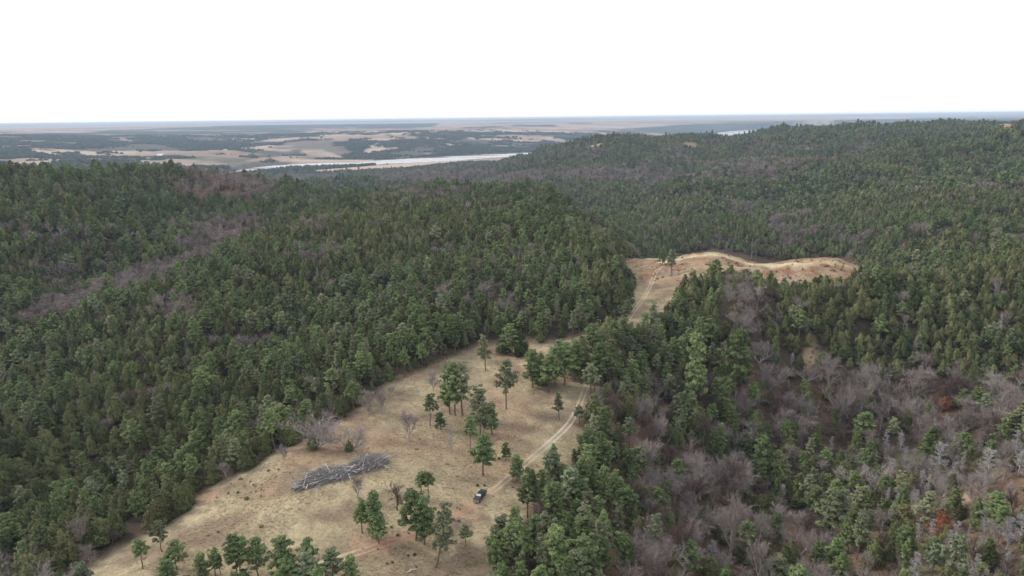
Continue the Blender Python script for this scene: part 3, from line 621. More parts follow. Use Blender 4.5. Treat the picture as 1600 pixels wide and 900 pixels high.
# trees set out one by one: base x, base y, top y in the picture, kind, variant, width factor, label
HAND = [
 (566,833,780,'pine',0,1.1,'green pine with one-sided crown and bare stem near the dark bare tree'),
 (588,842,766,'pine',2,1.0,'tall narrow green pine directly behind another pine below the brush pile'),
 (592,849,802,'pine',4,1.1,'broad green pine in front of the tall narrow one below the brush pile'),
 (650,844,765,'pine',4,1.15,'tall full-crowned pine beside the track, left of the pair by the red soil'),
 (663,851,777,'pine',2,1.25,'full-crowned pine touching a taller one at the edge of the red track'),
 (660,774,736,'pine',3,1.3,'flat-topped dark pine on a bare stem right of the dark bare tree'),
 (670,778,737,'pine',3,1.3,'flat-topped pine with thin pale stem nearer the truck of the twin pair'),
 (681,887,792,'pine',5,1.0,'thin leaning pine with a long bare stem below the truck'),
 (727,852,817,'pine',1,1.2,'small pale thin pine below the truck'),
 (755,743,679,'pine',0,1.3,'layered pine with spreading limbs just above the parked truck'),
 (790,719,691,'pine',2,1.3,'small round young pine beside the layered pine above the truck'),
 (223,889,841,'pine',3,1.3,'small round-topped pine alone on the grass at the lower end of the clearing'),
 (253,862,811,'pine',1,1.0,'pale slender pine close to the forest edge at the lower end of the clearing'),
 (277,890,840,'pine',4,1.2,'dark open-crowned pine behind the low bushy one at the bottom of the clearing'),
 (264,918,872,'pine',2,1.6,'low bushy bright green pine at the bottom edge of the photo'),
 (318,908,862,'pine',2,1.3,'bushy green pine at bottom edge beside a thinner stem'),
 (337,899,855,'pine',0,1.1,'thin pine leaning over its bushy neighbour at the bottom edge'),
 (345,897,866,'pine',5,1.0,'smallest spindly pine in the row along the bottom edge'),
 (371,902,832,'pine',0,1.05,'dark green pine with twin look, tallest in the bottom row left of the pale pair'),
 (377,903,836,'pine',3,1.2,'dark green pine leaning against the tallest one of the bottom row'),
 (404,902,836,'pine',4,1.0,'thin-crowned brownish green pine in the middle of the bottom row'),
 (447,925,836,'pine',2,1.1,'tall narrow green pine cut by the bottom edge in the middle of its row'),
 (455,935,868,'pine',4,1.2,'lower green pine in front of the tall narrow one at the bottom edge'),
 (484,915,843,'pine',3,1.0,'pine with a dark rounded top cut by the bottom edge'),
 (489,935,860,'pine',5,1.3,'pale green pine in front of the dark rounded one at the bottom edge'),
 (522,918,855,'pine',1,1.2,'pale spreading pine where the sandy track begins'),
 (551,920,866,'pine',2,1.2,'compact green pine just below the sandy start of the track'),
 (759,580,524,'pine',5,1.1,'slender pine at the top of the clearing near the forest edge'),
 (703,647,570,'pine',2,1.0,'bright green pine, first of the tall cluster in the upper clearing'),
 (711,649,564,'pine',4,0.95,'tallest bright green pine in the cluster in the upper clearing'),
 (723,649,565,'pine',5,1.0,'slim pine at the far side of the tall cluster in the upper clearing'),
 (672,665,615,'pine',3,1.1,'small compact pine just below the tall cluster of the upper clearing'),
 (688,671,644,'pine',2,1.5,'very small pine beside a dead sapling in the clearing'),
 (735,705,649,'pine',3,1.0,'pine with a small crown on a long thin stem in mid clearing'),
 (749,688,607,'pine',5,1.25,'tall dark pine standing among three in mid clearing'),
 (769,679,628,'pine',2,1.1,'pine leaning beside the tall dark one in mid clearing'),
 (756,676,640,'pine',4,1.1,'short bushy pine under the tall dark one in mid clearing'),
 (791,639,561,'pine',1,1.0,'yellowish green pine standing alone near the upper track'),
 (874,656,614,'pine',5,1.1,'small slender pine beside the bright bend of the track'),
 (905,662,633,'pine',1,1.6,'small pale pine right at the bend of the track'),
 (807,753,711,'pine',2,1.4,'small bushy green pine beside the wheel ruts above the truck'),
 (922,617,567,'pine',1,1.2,'pale yellowish pine beside the track above its bend'),
 (929,614,572,'pine',5,1.2,'thin brownish pine beside the pale yellowish one above the bend'),
 (797,556,506,'pine',4,1.3,'broad dark pine at the top edge of the clearing'),
 (787,552,516,'cedar',0,1.2,'dark round cedar tucked under the broad pine atop the clearing'),
 (832,606,545,'pine',2,1.2,'dark green pine at the left end of the grove in the upper clearing'),
 (845,600,548,'cedar',2,1.3,'dark cedar inside the grove of the upper clearing'),
 (858,612,552,'pine',4,1.1,'bright green pine at the front of the grove in the upper clearing'),
 (868,604,540,'pine',2,1.2,'tall dense pine in the middle of the grove in the upper clearing'),
 (882,602,535,'pine',4,1.1,'broad dense pine towards the track end of the grove'),
 (896,596,532,'pine',0,1.2,'tall open pine at the back of the grove in the upper clearing'),
 (908,588,522,'cedar',3,1.0,'large dark cedar closing the grove near the track'),
 (874,585,530,'pine',1,1.1,'paler pine behind the grove in the upper clearing'),
 (935,572,518,'pine',2,1.1,'dense pine between the grove and the road to the bluff'),
 (945,560,505,'cedar',1,1.1,'olive cedar beside the road to the bluff'),
 (960,552,500,'pine',4,1.2,'dark bushy pine hiding the track below the sandy road'),
 (974,545,496,'pine',2,1.3,'tall dense pine hiding the track just below the sandy road'),
 (950,538,490,'cedar',1,1.3,'olive cedar behind the bushy pines below the sandy road'),
 (984,533,503,'pine',5,1.3,'pale bushy pine at the foot of the sandy road'),
 (925,566,506,'pine',4,1.3,'broad dark pine leaning over the grove end of the track'),
 (940,604,536,'pine',0,1.2,'open pine at the roadside above the pale yellowish pines'),
 (950,592,528,'cedar',3,1.2,'dark cedar at the roadside among pines above the bend'),
 (812,556,512,'cedar',2,1.4,'dark cedar next to the broad pine atop the clearing'),
 (1083,640,518,'pine',2,.75,'tallest pine of the slope across the track, with bare limbs midway'),
 (1148,620,512,'pine',4,.9,'tall broad pine standing above the bare trees right of centre'),
 (978,508,468,'pine',5,1.1,'pale pine beside the sandy road near the bluff'),
 (983,470,440,'pine',2,1.3,'dark pine bordering the sandy slope near the bluff'),
 (972,490,430,'cedar',0,1.1,'dark cedar bordering the sandy slope near the bluff'),
 (1035,415,386,'pine',2,1.3,'small dark pine on the grassy saddle beside the bluff'),
 (1050,428,390,'pine',5,1.4,'pale pine on the grassy saddle beside the bluff'),
 (1174,404,372,'dead',0,.5,'bare pale dead stem standing behind the low part of the bluff'),
 (1181,406,374,'pine',1,.9,'thin pale pine beside the dead stem behind the bluff'),
 (1335,412,378,'pine',5,1.2,'thin pine at the far end of the bluff'),
 (1124,446,424,'cedar',2,1.1,'small dark cedar growing alone on the face of the bluff'),
 (496,701,634,'bare',4,1.5,'largest wide-spreading grey bare tree at the forest edge above the brush pile'),
 (490,702,672,'cedar',0,1.2,'low dark cedar under the wide-spreading bare tree'),
 (549,704,667,'bare',1,1.4,'small round bare tree with a green base above the brush pile'),
 (546,705,685,'cedar',2,1.3,'small cedar at the foot of a round bare tree above the brush pile'),
 (575,649,606,'bare',3,1.3,'pinkish pale bare tree with a leaning trunk at the forest edge'),
 (597,646,601,'bare',0,.8,'slender bare tree with a mossy dark trunk at the forest edge'),
 (612,623,598,'bare',3,1.3,'small rounded pale bare tree farthest up the left forest edge'),
 (640,689,633,'bare',3,1.15,'bare tree with a dark crooked trunk standing alone in mid clearing'),
 (444,726,690,'bare',3,.9,'small pale bare tree on the grass near the left forest edge'),
 (625,594,583,'bare',0,1.8,'tiny bare bush at the shaded forest edge of the clearing'),
 (677,611,575,'bare',3,1.1,'faint thin-twigged bare tree on the upper clearing'),
 (705,706,662,'dead',0,.7,'thin dead sapling between small pines in the clearing'),
 (560,779,737,'bare',3,.9,'faint pale bare tree in front of the brush pile'),
 (621,797,752,'bare',5,1.2,'dark vase-shaped bare tree on the grass right of the brush pile'),
 (142,884,845,'bare',3,1.0,'whitish round bare tree at the dark forest edge, bottom left'),
 (1061,900,792,'bare',2,.62,'large grey bare tree with forked trunk at bottom, right of the pine grove'),
 (1101,705,630,'bare',2,.7,'grey bare tree with upright white limbs right of centre'),
 (1140,880,765,'bare',3,.75,'broad pale bare tree at the bottom beside the large forked one'),
 (1185,935,820,'bare',0,.6,'slim white-limbed bare tree at bottom edge'),
 (1015,900,835,'bare',4,.75,'low tangled grey bare tree below the pine grove'),
 (1310,665,585,'bare',4,.7,'pale bare tree with several upright stems in the ravine'),
 (1340,668,583,'bare',3,.75,'pinkish bare tree beside upright stems in the ravine'),
 (1375,672,600,'bare',0,.75,'grey bare tree at the far end of the ravine row'),
 (1475,640,617,'rust',0,1.4,'small bright orange tree among bare trees in the ravine'),
 (1467,838,792,'rust',0,1.2,'rusty red cedar in the bottom right quarter'),
 (1515,660,612,'bare',3,1.5,'rounded pinkish bare tree next to the orange one'),
 (1557,544,489,'dead',1,.5,'white dead snag with broken limbs on the upper right slope'),
 (1412,735,697,'dead',0,1.1,'small white dead cedar left of the large pale one'),
 (1463,752,687,'dead',2,1.2,'large pale dead cedar in the lower right quarter'),
 (1540,755,697,'dead',2,1.5,'widest grey dead cedar in the lower right quarter'),
 (1382,712,670,'dead',1,1.1,'bluish grey dead cedar at the top of the dead group'),
 (1512,850,821,'dead',1,1.0,'narrow white dead cedar pointing up near the bottom right'),
 (1497,885,848,'dead',0,1.1,'pale dead cedar in front of the narrow white one'),
 (1479,868,825,'dead',1,1.0,'leaning bluish dead cedar beside the rusty red one'),
 (1570,870,803,'dead',2,1.1,'tall pinkish grey dead cedar near the right edge'),
 (1592,850,790,'dead',0,1.1,'pinkish grey dead cedar touching the right edge of the photo'),
 (1430,850,815,'dead',2,1.3,'brownish grey dead cedar left of the rusty red one'),
 (1426,915,860,'dead',1,1.4,'purplish grey dead cedar at the bottom edge'),
 (1192,760,680,'pine',0,1.1,'tall open pine right of centre above the bottom bare trees'),
 (1300,850,760,'pine',5,1.4,'pale open pine with bare crooked limbs in the lower right quarter'),
 (1210,935,868,'pine',1,1.4,'yellow green pine top at bottom edge beside a white bare tree'),
 (1570,700,648,'pine',4,1.3,'bright green broad pine at the right edge'),
 (1262,790,740,'pine',1,1.0,'yellowish pine left of the pale open one, lower right'),
]
hb = cast([(a[0], a[1]) for a in HAND])
TALLP = [(835,905,800),(858,900,760),(800,925,820),(880,880,735),(905,900,748),(935,925,800),(960,860,730),(985,820,700),(870,800,715),(1005,770,640),(1030,740,655),(925,790,700),(830,850,765),(780,950,850)]
hx, hy = [list(hb[:, 0]), list(hb[:, 1])]
X, Y = [], []
for r0, r1, s in ((75, 330, 3.7), (330, 900, 4.5), (900, 1500, 6.0), (1500, 2750, 8.5)):
    x, y = ring(r0, r1, s, math.radians({75: 54, 330: 47}.get(r0, 43))); X.append(x); Y.append(y)
X = np.concatenate(X); Y = np.concatenate(Y); Rr = np.hypot(X, Y); Z = height(X, Y)
keepm = ~inpoly(X, Y, CLEAR) & ~inpoly(X, Y, RIVER)
for s in SANDY: keepm &= ~inpoly(X, Y, s)
tanz = sample(mTan, X, Y) > .4; keepm &= ~tanz
for a, b in zip(hx, hy): keepm &= (X-a)**2+(Y-b)**2 > (2.6)**2
sp = sample(mSparse, X, Y); ba = sample(mBare, X, Y); de = sample(mDead, X, Y)
inB = np.zeros(len(X), bool)
jx = X+(fbm(X/30, Y/30, 81, 3)-.5)*np.clip(Rr*.12, 12, 90); jy = Y+(fbm(X/30, Y/30, 82, 3)-.5)*np.clip(Rr*.2, 16, 160)
for z in BAREW: inB |= inpoly(jx, jy, z)
inA = np.zeros(len(X), bool)
for z in BARE+[FLOOD]: inA |= inpoly(jx, jy, z)
nA = np.where(Rr < 900, fbm(X/38, Y/38, 61, 3), fbm(X/110, Y/110, 61, 4)+.02); nB = fbm(X/22, Y/22, 62, 2); nC = fbm(X/90, Y/90, 63, 3)
u = RNG.uniform(size=len(X))
pb = np.clip((nA-0.60)*4, 0.02, .5); pb = np.where(inA, .86, pb); pb = np.where(inB, .72, pb); pb = np.where((sp > .5) & ~inB, np.maximum(pb, .24+np.clip((nA-.5)*3, 0, .4)), pb)
pp = np.clip(.24+(nC-.5)*2.2, .05, .75)
pxa, pya, _ = project(X, Y, Z)
grove = inpoly(X, Y, zone([(745,1000),(785,850),(825,795),(868,745),(912,700),(940,690),(1000,740),(960,860),(960,1000)]))
midr = inpoly(X, Y, zone([(960,690),(940,590),(1060,520),(1180,560),(1200,700),(1100,720)]))
pp = np.where(grove, .9, pp); pb = np.where(grove, .02, pb); pp = np.where(midr & ~inB, .7, pp); pp = np.where((sp > .5) & ~grove & ~midr, .42, pp)
crest = (Rr > 700) & (Rr < 980) & (X < -150); pp = np.where(crest, .5, pp)
pd = np.where(de > .5, .24, np.where(sp > .5, .012, .002))
kind = np.where(u < pb, 2, np.where(u < pb+pd, 3, np.where(RNG.uniform(size=len(X)) < pp, 1, 0)))
thin = RNG.uniform(size=len(X)); dens = np.where(de > .5, .97, np.where(sp > .5, .90, .97))-np.where(inA & (Rr < 1500), .30, 0)-np.where(inB & (Rr < 360), .1, 0)
dens = np.where(kind == 1, dens*.75, dens); dens = np.where((kind == 2) & (Rr < 330), dens*.42, dens)
dens = dens*np.where((Rr < 330) & (kind == 0), .72, 1)
inR = inpoly(jx, jy, BARE[1]) | inpoly(jx, jy, BARE[2]); dens = np.where(inR, .42, dens)
keepm &= thin < dens
X, Y, Z, Rr, kind, pxa, pya, inA, inB, nB = [v[keepm] for v in (X, Y, Z, Rr, kind, pxa, pya, inA, inB, nB)]
n = len(X)
sz = RNG.normal(size=n)
Ht = np.select([kind == 0, kind == 1, kind == 2, kind == 3], [7.6+1.5*sz, 10.6+2.4*sz, 7.6+1.7*sz, 7.0+1.3*sz]); Ht = np.clip(Ht, 3.2, 17)
Ht = np.where((kind == 2) & inB & (Rr < 330), Ht*1.35, Ht); Ht = np.where(Rr > 900, Ht*1.05, Ht)
Wt = Ht*np.select([kind == 0, kind == 1, kind == 2, kind == 3], [1.10, 1.08, 1.05, 1.1])*RNG.uniform(.72, 1.3, n)
Wt = np.where((kind == 0) & (Rr > 900), Wt*1.15, Wt)
Rz = RNG.uniform(0, 6.283, n); Tilt = RNG.normal(size=(n, 2))*.04
KN = ['cedar', 'pine', 'bare', 'dead']
NAME = {'cedar': 'red_cedar', 'pine': 'pine_tree', 'bare': 'bare_tree', 'dead': 'dead_cedar', 'rust': 'rusty_cedar'}
CAT = {'cedar': 'cedar tree', 'pine': 'pine tree', 'bare': 'bare tree', 'dead': 'dead tree', 'rust': 'tree'}
WORD = {'cedar': 'cedar', 'pine': 'pine', 'bare': 'leafless tree', 'dead': 'dead cedar'}
def plant(kd, var, x, y, z, h, w, rz, tilt, label, group=None):
    p = PROTO[kd][var % len(PROTO[kd])]
    o = thing(NAME[kd], (x, y, z-.12), rz, label, CAT[kd], group); o.rotation_euler = (tilt[0], tilt[1], rz); o.scale = (w, w, h)
    for part, me in p.items():
        if part != 'tone': link(part, me, o)
    return o
cnt = {k: 0 for k in PROTO}
for (px, py, top, kd, var, wf, lab), b in zip(HAND, hb):
    h = place_height(b, top); tilt = (0, 0)
    if 'leaning pine with a long' in lab: tilt = (0, .16)
    plant(kd, var, b[0], b[1], b[2], h, h*wf*(1.06 if kd == 'pine' else 1), random.uniform(0, 6.28) if tilt == (0, 0) else 0, tilt, lab); cnt[kd] += 1
def region(px, py):
    if px < 760 and py >= 760: return 'in the bottom left forest'
    if px < 300 and py >= 600: return 'in the forest along the left side'
    if px < 700 and py >= 600: return 'in the forest edge above the brush pile'
    if px < 950 and py < 600: return 'in the forest above the clearing'
    if px < 960: return 'in the grove below the track bend'
    if py >= 780 and px < 1180: return 'right of the grove at the bottom'
    if py >= 780 and px < 1400: return 'between bare trees and dead cedars'
    if py >= 780: return 'among dead cedars bottom right'
    if px < 1150 and py >= 560: return 'across the track from the clearing'
    if px < 1150: return 'beside the sandy road to the bluff'
    if py >= 690: return 'in the green band below the ravine'
    if py >= 560: return 'in the reddish ravine of bare trees'
    return 'just below the grassy bluff'
PLAN = []
w_ = project(X, Y, Z)[2]; inview = (pxa > -10) & (pxa < 1610) & (pya > 150) & (pya-Ht*FPX/w_*.8 < 900)
app = np.where(inview, Ht/w_, 0)
single = np.zeros(n, bool)
for ki, kd in enumerate(KN):
    c = np.where(kind == ki)[0]; c = c[np.argsort(-app[c])][:300-cnt[kd]]; c = c[app[c] > 0]
    if kd == 'dead': c = c[Rr[c] < 420]
    single[c] = True; q33, q66 = np.quantile(Ht[c], [.33, .66])
    for i in c:
        var = int(RNG.integers(0, len(PROTO[kd]))); tone = PROTO[kd][var]['tone']
        size = ('short ' if Ht[i] < q33 else ('tall ' if Ht[i] > q66 else ''))+('slim ' if Wt[i] < .95*Ht[i] else ('broad ' if Wt[i] > 1.2*Ht[i] else ''))
        reg = region(pxa[i], min(899, pya[i])); PLAN.append((f'{size}{tone} {WORD[kd]}', reg, kd, var, i))

ORD = ['first', 'second', 'third', 'fourth', 'fifth', 'sixth', 'seventh', 'eighth', 'ninth', 'tenth', 'eleventh', 'twelfth', 'thirteenth', 'fourteenth', 'fifteenth', 'sixteenth', 'seventeenth', 'eighteenth', 'nineteenth', 'twentieth']
sets = {}
for p in PLAN: sets.setdefault((p[0], p[1]), []).append(p)
for (ph, reg), ps in sets.items():
    ps.sort(key=lambda p: pxa[p[4]]); N_ = len(ps)
    for j, (_, _, kd, var, i) in enumerate(ps):
        if N_ == 1: lab = f'{ph} {reg}'
        elif j == 0: lab = f'leftmost {ph} {reg}'
        elif j == N_-1: lab = f'rightmost {ph} {reg}'
        elif j < 20: lab = f'{ph} {reg}, {ORD[j]} from left'
        else: lab = f'{ph} {reg}, {ORD[min(19, N_-1-j)]} from right'
        plant(kd, var, X[i], Y[i], Z[i], Ht[i], Wt[i], Rz[i], Tilt[i], lab, f'{WORD[kd]}s {reg}')

def scatter(name, me_list, x, y, z, rot, scl, idx, label):
    pc = bpy.data.collections.new(name+' forms')
    for i, me in enumerate(me_list):
        pc.objects.link(bpy.data.objects.new('%s_form_%03d' % (name, i), me))
    me = bpy.data.meshes.new(name); me.vertices.add(len(x)); me.vertices.foreach_set('co', np.stack([x, y, z], 1).astype(np.float32).ravel())
    for an, ty, dat, key in (('spin', 'FLOAT_VECTOR', rot, 'vector'), ('size', 'FLOAT_VECTOR', scl, 'vector'), ('form', 'INT', idx, 'value')):
        a = me.attributes.new(an, ty, 'POINT'); a.data.foreach_set(key, np.ascontiguousarray(dat, np.int32 if ty == 'INT' else np.float32).ravel())
    o = link(name, me, label=label, kind='stuff')
    g = bpy.data.node_groups.new(name, 'GeometryNodeTree')
    g.interface.new_socket('Geometry', in_out='INPUT', socket_type='NodeSocketGeometry'); g.interface.new_socket('Geometry', in_out='OUTPUT', socket_type='NodeSocketGeometry')
    gi, go = g.nodes.new('NodeGroupInput'), g.nodes.new('NodeGroupOutput'); ip = g.nodes.new('GeometryNodeInstanceOnPoints'); ci = g.nodes.new('GeometryNodeCollectionInfo')
    ci.inputs['Collection'].default_value = pc; ci.inputs['Separate Children'].default_value = True; ci.inputs['Reset Children'].default_value = True
    ip.inputs['Pick Instance'].default_value = True
    L = g.links.new
    for an, ty, soc in (('spin', 'FLOAT_VECTOR', 'Rotation'), ('size', 'FLOAT_VECTOR', 'Scale'), ('form', 'INT', 'Instance Index')):
        nn = g.nodes.new('GeometryNodeInputNamedAttribute'); nn.data_type = ty; nn.inputs[0].default_value = an
        L(nn.outputs[0], ip.inputs[soc])
    L(gi.outputs[0], ip.inputs['Points']); L(ci.outputs[0], ip.inputs['Instance']); L(ip.outputs[0], go.inputs[0])
    md = o.modifiers.new('scatter', 'NODES'); md.node_group = g
    return o
LBL = {'cedar': ('cedar_forest', 'dark cedars packed together over the hills beyond the clearing'), 'pine': ('pine_forest', 'green pines mixed through the cedars over the hills'),
       'bare': ('bare_woodland', 'leafless grey brown trees filling ravines and valley floors'), 'dead': ('dead_cedar_scatter', 'scattered whitish dead cedars through the forest')}
for ki, kd in enumerate(KN):
    c = np.where((kind == ki) & ~single)[0]
    if len(c) == 0: continue
    lists = [LOD['near'][kd], LOD['mid'][kd], LOD['far'][kd]]; offs = np.cumsum([0]+[len(l) for l in lists])
    lod = np.where(Rr[c] < 330, 0, np.where(Rr[c] < 900, 1, 2)); ln = np.array([len(l) for l in lists])[lod]
    ix = offs[:3][lod]+RNG.integers(0, 1000, len(c)) % ln
    scatter(LBL[kd][0], sum(lists, []), X[c], Y[c], Z[c]-.15, np.concatenate([Tilt[c], Rz[c, None]], 1), np.stack([Wt[c], Wt[c], Ht[c]], 1), ix, LBL[kd][1])
# woods beyond the river and down the valley: clumps of crowns
x, y = ring(2700, 6500, 13.5, math.radians(41)); z = height(x, y); rr = np.hypot(x, y)
ft = sample(mTan, x, y); k = (ft < .4) & (sample(blur(mRiver, 1, 1), x, y) < .05)
wn = fbm(x/260, y/260, 41, 4); lf = np.where((x < -900) & (rr < 5200), fbm(x/420, y/420, 46, 4), 0)
k &= (wn < .56+RNG.uniform(-.08, .08, len(x))) & (lf < .6)
x, y, z = x[k], y[k], z[k]; nn_ = len(x); hh = RNG.uniform(6, 11, nn_)
clumps = [cedar(160+i, 60, wd=.6, leaf=.2).mesh('wood_form', (M['far_wood'],)) for i in range(4)]
scatter('distant_woodland', clumps, x, y, z-1.0, np.stack([x*0, x*0, RNG.uniform(0, 6.28, nn_)], 1), np.stack([hh*1.5, hh*1.5, hh], 1), RNG.integers(0, 4, nn_), 'blue hazy cedar woods on the far side of the river')
# dark strip of trees on the river bar
isl = zone([(400,266.5),(440,266),(500,262),(560,258.5),(584,256.8),(587,258),(560,260.5),(500,265),(450,269),(410,269)], -88)
bx0, by0 = isl.min(0); bx1, by1 = isl.max(0); x, y = grid(bx0, bx1, by0, by1, 9); k = inpoly(x, y, isl); x, y = x[k], y[k]; nn_ = len(x); hh = RNG.uniform(7, 12, nn_)
ib = flat_poly('river_bar', isl, -88.6, M['track']); ca = ib.color_attributes.new('cover', 'FLOAT_COLOR', 'POINT'); ca.data.foreach_set('color', np.tile([.25, .2, .15, 1], len(ib.vertices)).astype(np.float32)); link('river_bar', ib, kind='structure')
scatter('river_bar_trees', clumps, x, y, x*0-89.2, np.stack([x*0, x*0, RNG.uniform(0, 6.28, nn_)], 1), np.stack([hh, hh, hh], 1), RNG.integers(0, 4, nn_), 'dark strip of trees growing on the river bar')

# ------------------------------------------------------------------ dry grass, brush and low weeds of the clearing
def tuft(seed, n=14, hgt=.75, sp=.8):
    rng = np.random.default_rng(seed); a = rng.uniform(0, 6.283, n); r = rng.uniform(0, sp*.5, n); s = np.stack([np.cos(a)*r, np.sin(a)*r, np.zeros(n)], 1)
    b_ = a+rng.normal(size=n)*.7; tip = s+np.stack([np.cos(b_)*sp*.6, np.sin(b_)*sp*.6, rng.uniform(.5, 1, n)*hgt], 1); e = np.stack([-np.sin(b_), np.cos(b_), np.zeros(n)], 1)*.10
    g = Geo(); g.tris(np.stack([s-e, s+e, tip], 1)); return g
M['grass_a'] = woody('grass_straw', (0.44, 0.35, 0.21), (0.36, 0.27, 0.165), .9); M['grass_b'] = woody('grass_brown', (0.36, 0.25, 0.165), (0.42, 0.30, 0.20), .9)
gt_ = [tuft(1).mesh('tuft', (M['grass_a'],)), tuft(2).mesh('tuft', (M['grass_a'],)), tuft(3).mesh('tuft', (M['grass_b'],)), tuft(4, 20).mesh('tuft', (M['grass_a'],))]
cx0, cy0 = CLEAR.min(0); cx1, cy1 = CLEAR.max(0); x, y = grid(cx0, cx1, cy0, cy1, 0.8); k = inpoly(x, y, CLEAR)
x, y = x[k], y[k]; tk = np.concatenate([catmull(cast([(470,893),(545,868),(640,838),(720,799),(750,780),(800,742),(850,700),(886,666),(904,636),(922,590),(955,533),(990,487),(1022,432)])[:, :2], 1.0)])
dmin = np.full(len(x), 1e9)
for a in tk[::2]: dmin = np.minimum(dmin, (x-a[0])**2+(y-a[1])**2)
dn = fbm(x/9, y/9, 71, 3); k = (dmin > 2.0**2) & (RNG.uniform(size=len(x)) < np.clip((dn-.42)*4, .04, .85)) & (sample(redz, x, y) < .75)
x, y = x[k], y[k]; nn_ = len(x); hh = RNG.uniform(.16, .44, nn_)
scatter('dry_grass', gt_, x, y, height(x, y)-.03, np.stack([x*0, x*0, RNG.uniform(0, 6.28, nn_)], 1), np.stack([hh*1.6, hh*1.6, hh], 1), RNG.integers(0, 4, nn_), 'dry straw coloured grass tufts over the clearing')
print('tufts', nn_, 'trees', n, 'single', single.sum())
wd_ = [cedar(170+i, 70, wd=.6, leaf=.22, core=False).mesh('weed', (M['cedar_green'] if i else M['cedar_olive'],)) for i in range(2)]+[tuft(9, 26, .8, .9).mesh('weed', (M['bare_dark'],))]
WP = np.array([(390+RNG.uniform(0, 90), 726+RNG.uniform(0, 45)) for _ in range(20)]+[(330+RNG.uniform(0, 80), 745+RNG.uniform(0, 40)) for _ in range(16)]+[(650+RNG.uniform(0, 170), 655+RNG.uniform(0, 110)) for _ in range(26)]
              +[(220+RNG.uniform(0, 220), 820+RNG.uniform(0, 70)) for _ in range(26)]+[(560+RNG.uniform(0, 180), 780+RNG.uniform(0, 110)) for _ in range(26)]+[(990+RNG.uniform(0, 330), 396+RNG.uniform(0, 44)) for _ in range(210)])
wq = cast(WP); k = inpoly(wq[:, 0], wq[:, 1], CLEAR); wq = wq[k]; nn_ = len(wq); hh = RNG.uniform(.25, .7, nn_)*np.where(np.hypot(wq[:, 0], wq[:, 1]) > 380, 1.5, 1)
scatter('low_weeds', wd_, wq[:, 0], wq[:, 1], wq[:, 2]-.05, np.stack([hh*0, hh*0, RNG.uniform(0, 6.28, nn_)], 1), np.stack([hh*1.5, hh*1.5, hh], 1), RNG.integers(0, 3, nn_), 'dark low weeds and seedlings dotted over the dry grass')
# leafless underbrush below the woods near the camera
x, y = ring(80, 480, 3.0); k = ~inpoly(x, y, CLEAR) & (fbm(x/12, y/12, 75, 3) > .47); sx = sample(mSparse, x, y); k &= RNG.uniform(size=len(x)) < np.where(sx > .5, .8, .3); x, y = x[k], y[k]; nn_ = len(x); hh = RNG.uniform(1.0, 2.6, nn_)
M['brush'] = woody('brush_twigs', (0.20, 0.135, 0.115), (0.27, 0.21, 0.18)); M['brush_red'] = woody('brush_rust', (0.18, 0.085, 0.06), (0.16, 0.11, 0.06))
ub = [baremesh(bare(350+i, levels=2, spread=.9, twigs=420, tw=.007, multi=True), 'brush', 'brush_red' if i == 2 else 'brush') for i in range(3)]
scatter('underbrush', ub, x, y, height(x, y)-.1, np.stack([x*0, x*0, RNG.uniform(0, 6.28, nn_)], 1), np.stack([hh*1.5, hh*1.5, hh], 1), RNG.integers(0, 3, nn_), 'leafless reddish brown underbrush beneath the trees')

# ------------------------------------------------------------------ brush pile
pa, pb_, pc_ = cast([(462,762), (606,722), (540,742)])
ax = (pb_-pa)[:2]; LN = np.linalg.norm(ax); ax /= LN; ang = math.atan2(ax[1], ax[0]); mid = (pa+pb_)/2
def prof_pile(s):       # half width and height of the heap along its length (s from 0 to 1)
    w = np.interp(s, [0, .08, .25, .45, .56, .7, .88, 1], [.8, 2.2, 4.2, 4.0, 2.8, 4.6, 4.0, 1.2]); hh_ = np.interp(s, [0, .1, .3, .5, .58, .75, .92, 1], [.5, 1.4, 2.6, 2.2, 1.5, 3.0, 2.5, .6]); return w, hh_
def prof_off(s): return np.interp(s, [0, .3, .5, .7, 1], [-.8, .6, -1.2, 1.0, .6])
bpile = thing('brush_pile', (mid[0], mid[1], float(height(mid[0], mid[1]))), ang, 'long heap of grey cut logs and branches lying across the dry clearing', 'brush pile')
def logmesh(seed, br=4):
    rng = np.random.default_rng(seed); g = Geo(); k = 6; p = np.zeros((k, 3)); p[:, 0] = np.linspace(-.5, .5, k); p[:, 1:] = np.cumsum(rng.normal(size=(k, 2))*.014, 0); g.tube(p, np.linspace(.021, .008, k), 6)
    for i in range(br):
        f = rng.uniform(.2, .95); s = p[int(f*(k-1))]; d = np.array([rng.uniform(.4, 1), rng.normal()*.7, rng.normal()*.4]); d /= np.linalg.norm(d); L = rng.uniform(.12, .32); g.tube([s, s+d*L*.5+rv(1, rng)[0]*.02, s+d*L], [.009, .006, .003], 4)
    return g
LM = [logmesh(500+i, 5).mesh('log', (M['log_wood'],)) for i in range(7)]
rg = np.random.default_rng(77)
def ground_local(lx, ly): gx = mid[0]+math.cos(ang)*lx-math.sin(ang)*ly; gy = mid[1]+math.sin(ang)*lx+math.cos(ang)*ly; return float(height(gx, gy))-float(height(mid[0], mid[1]))
for i in range(190):
    s = rg.uniform(.03, .97); w, hh_ = prof_pile(s); v_ = rg.uniform(-1, 1); lx = (s-.5)*LN; ly = prof_off(s)+v_*w*.85; lz = ground_local(lx, ly)+hh_*(1-v_*v_)*rg.uniform(.35, 1.0)+.1
    o = link('log', LM[i % 7], bpile); o.location = (lx, ly, lz); L = rg.uniform(2.6, 8.5); o.scale = (L, L*.78, L*.78)
    o.rotation_euler = (rg.uniform(0, 6.28), rg.normal()*.12, rg.normal()*.65+(3.14 if rg.uniform() < .5 else 0)+(.5 if s > .6 else 0))
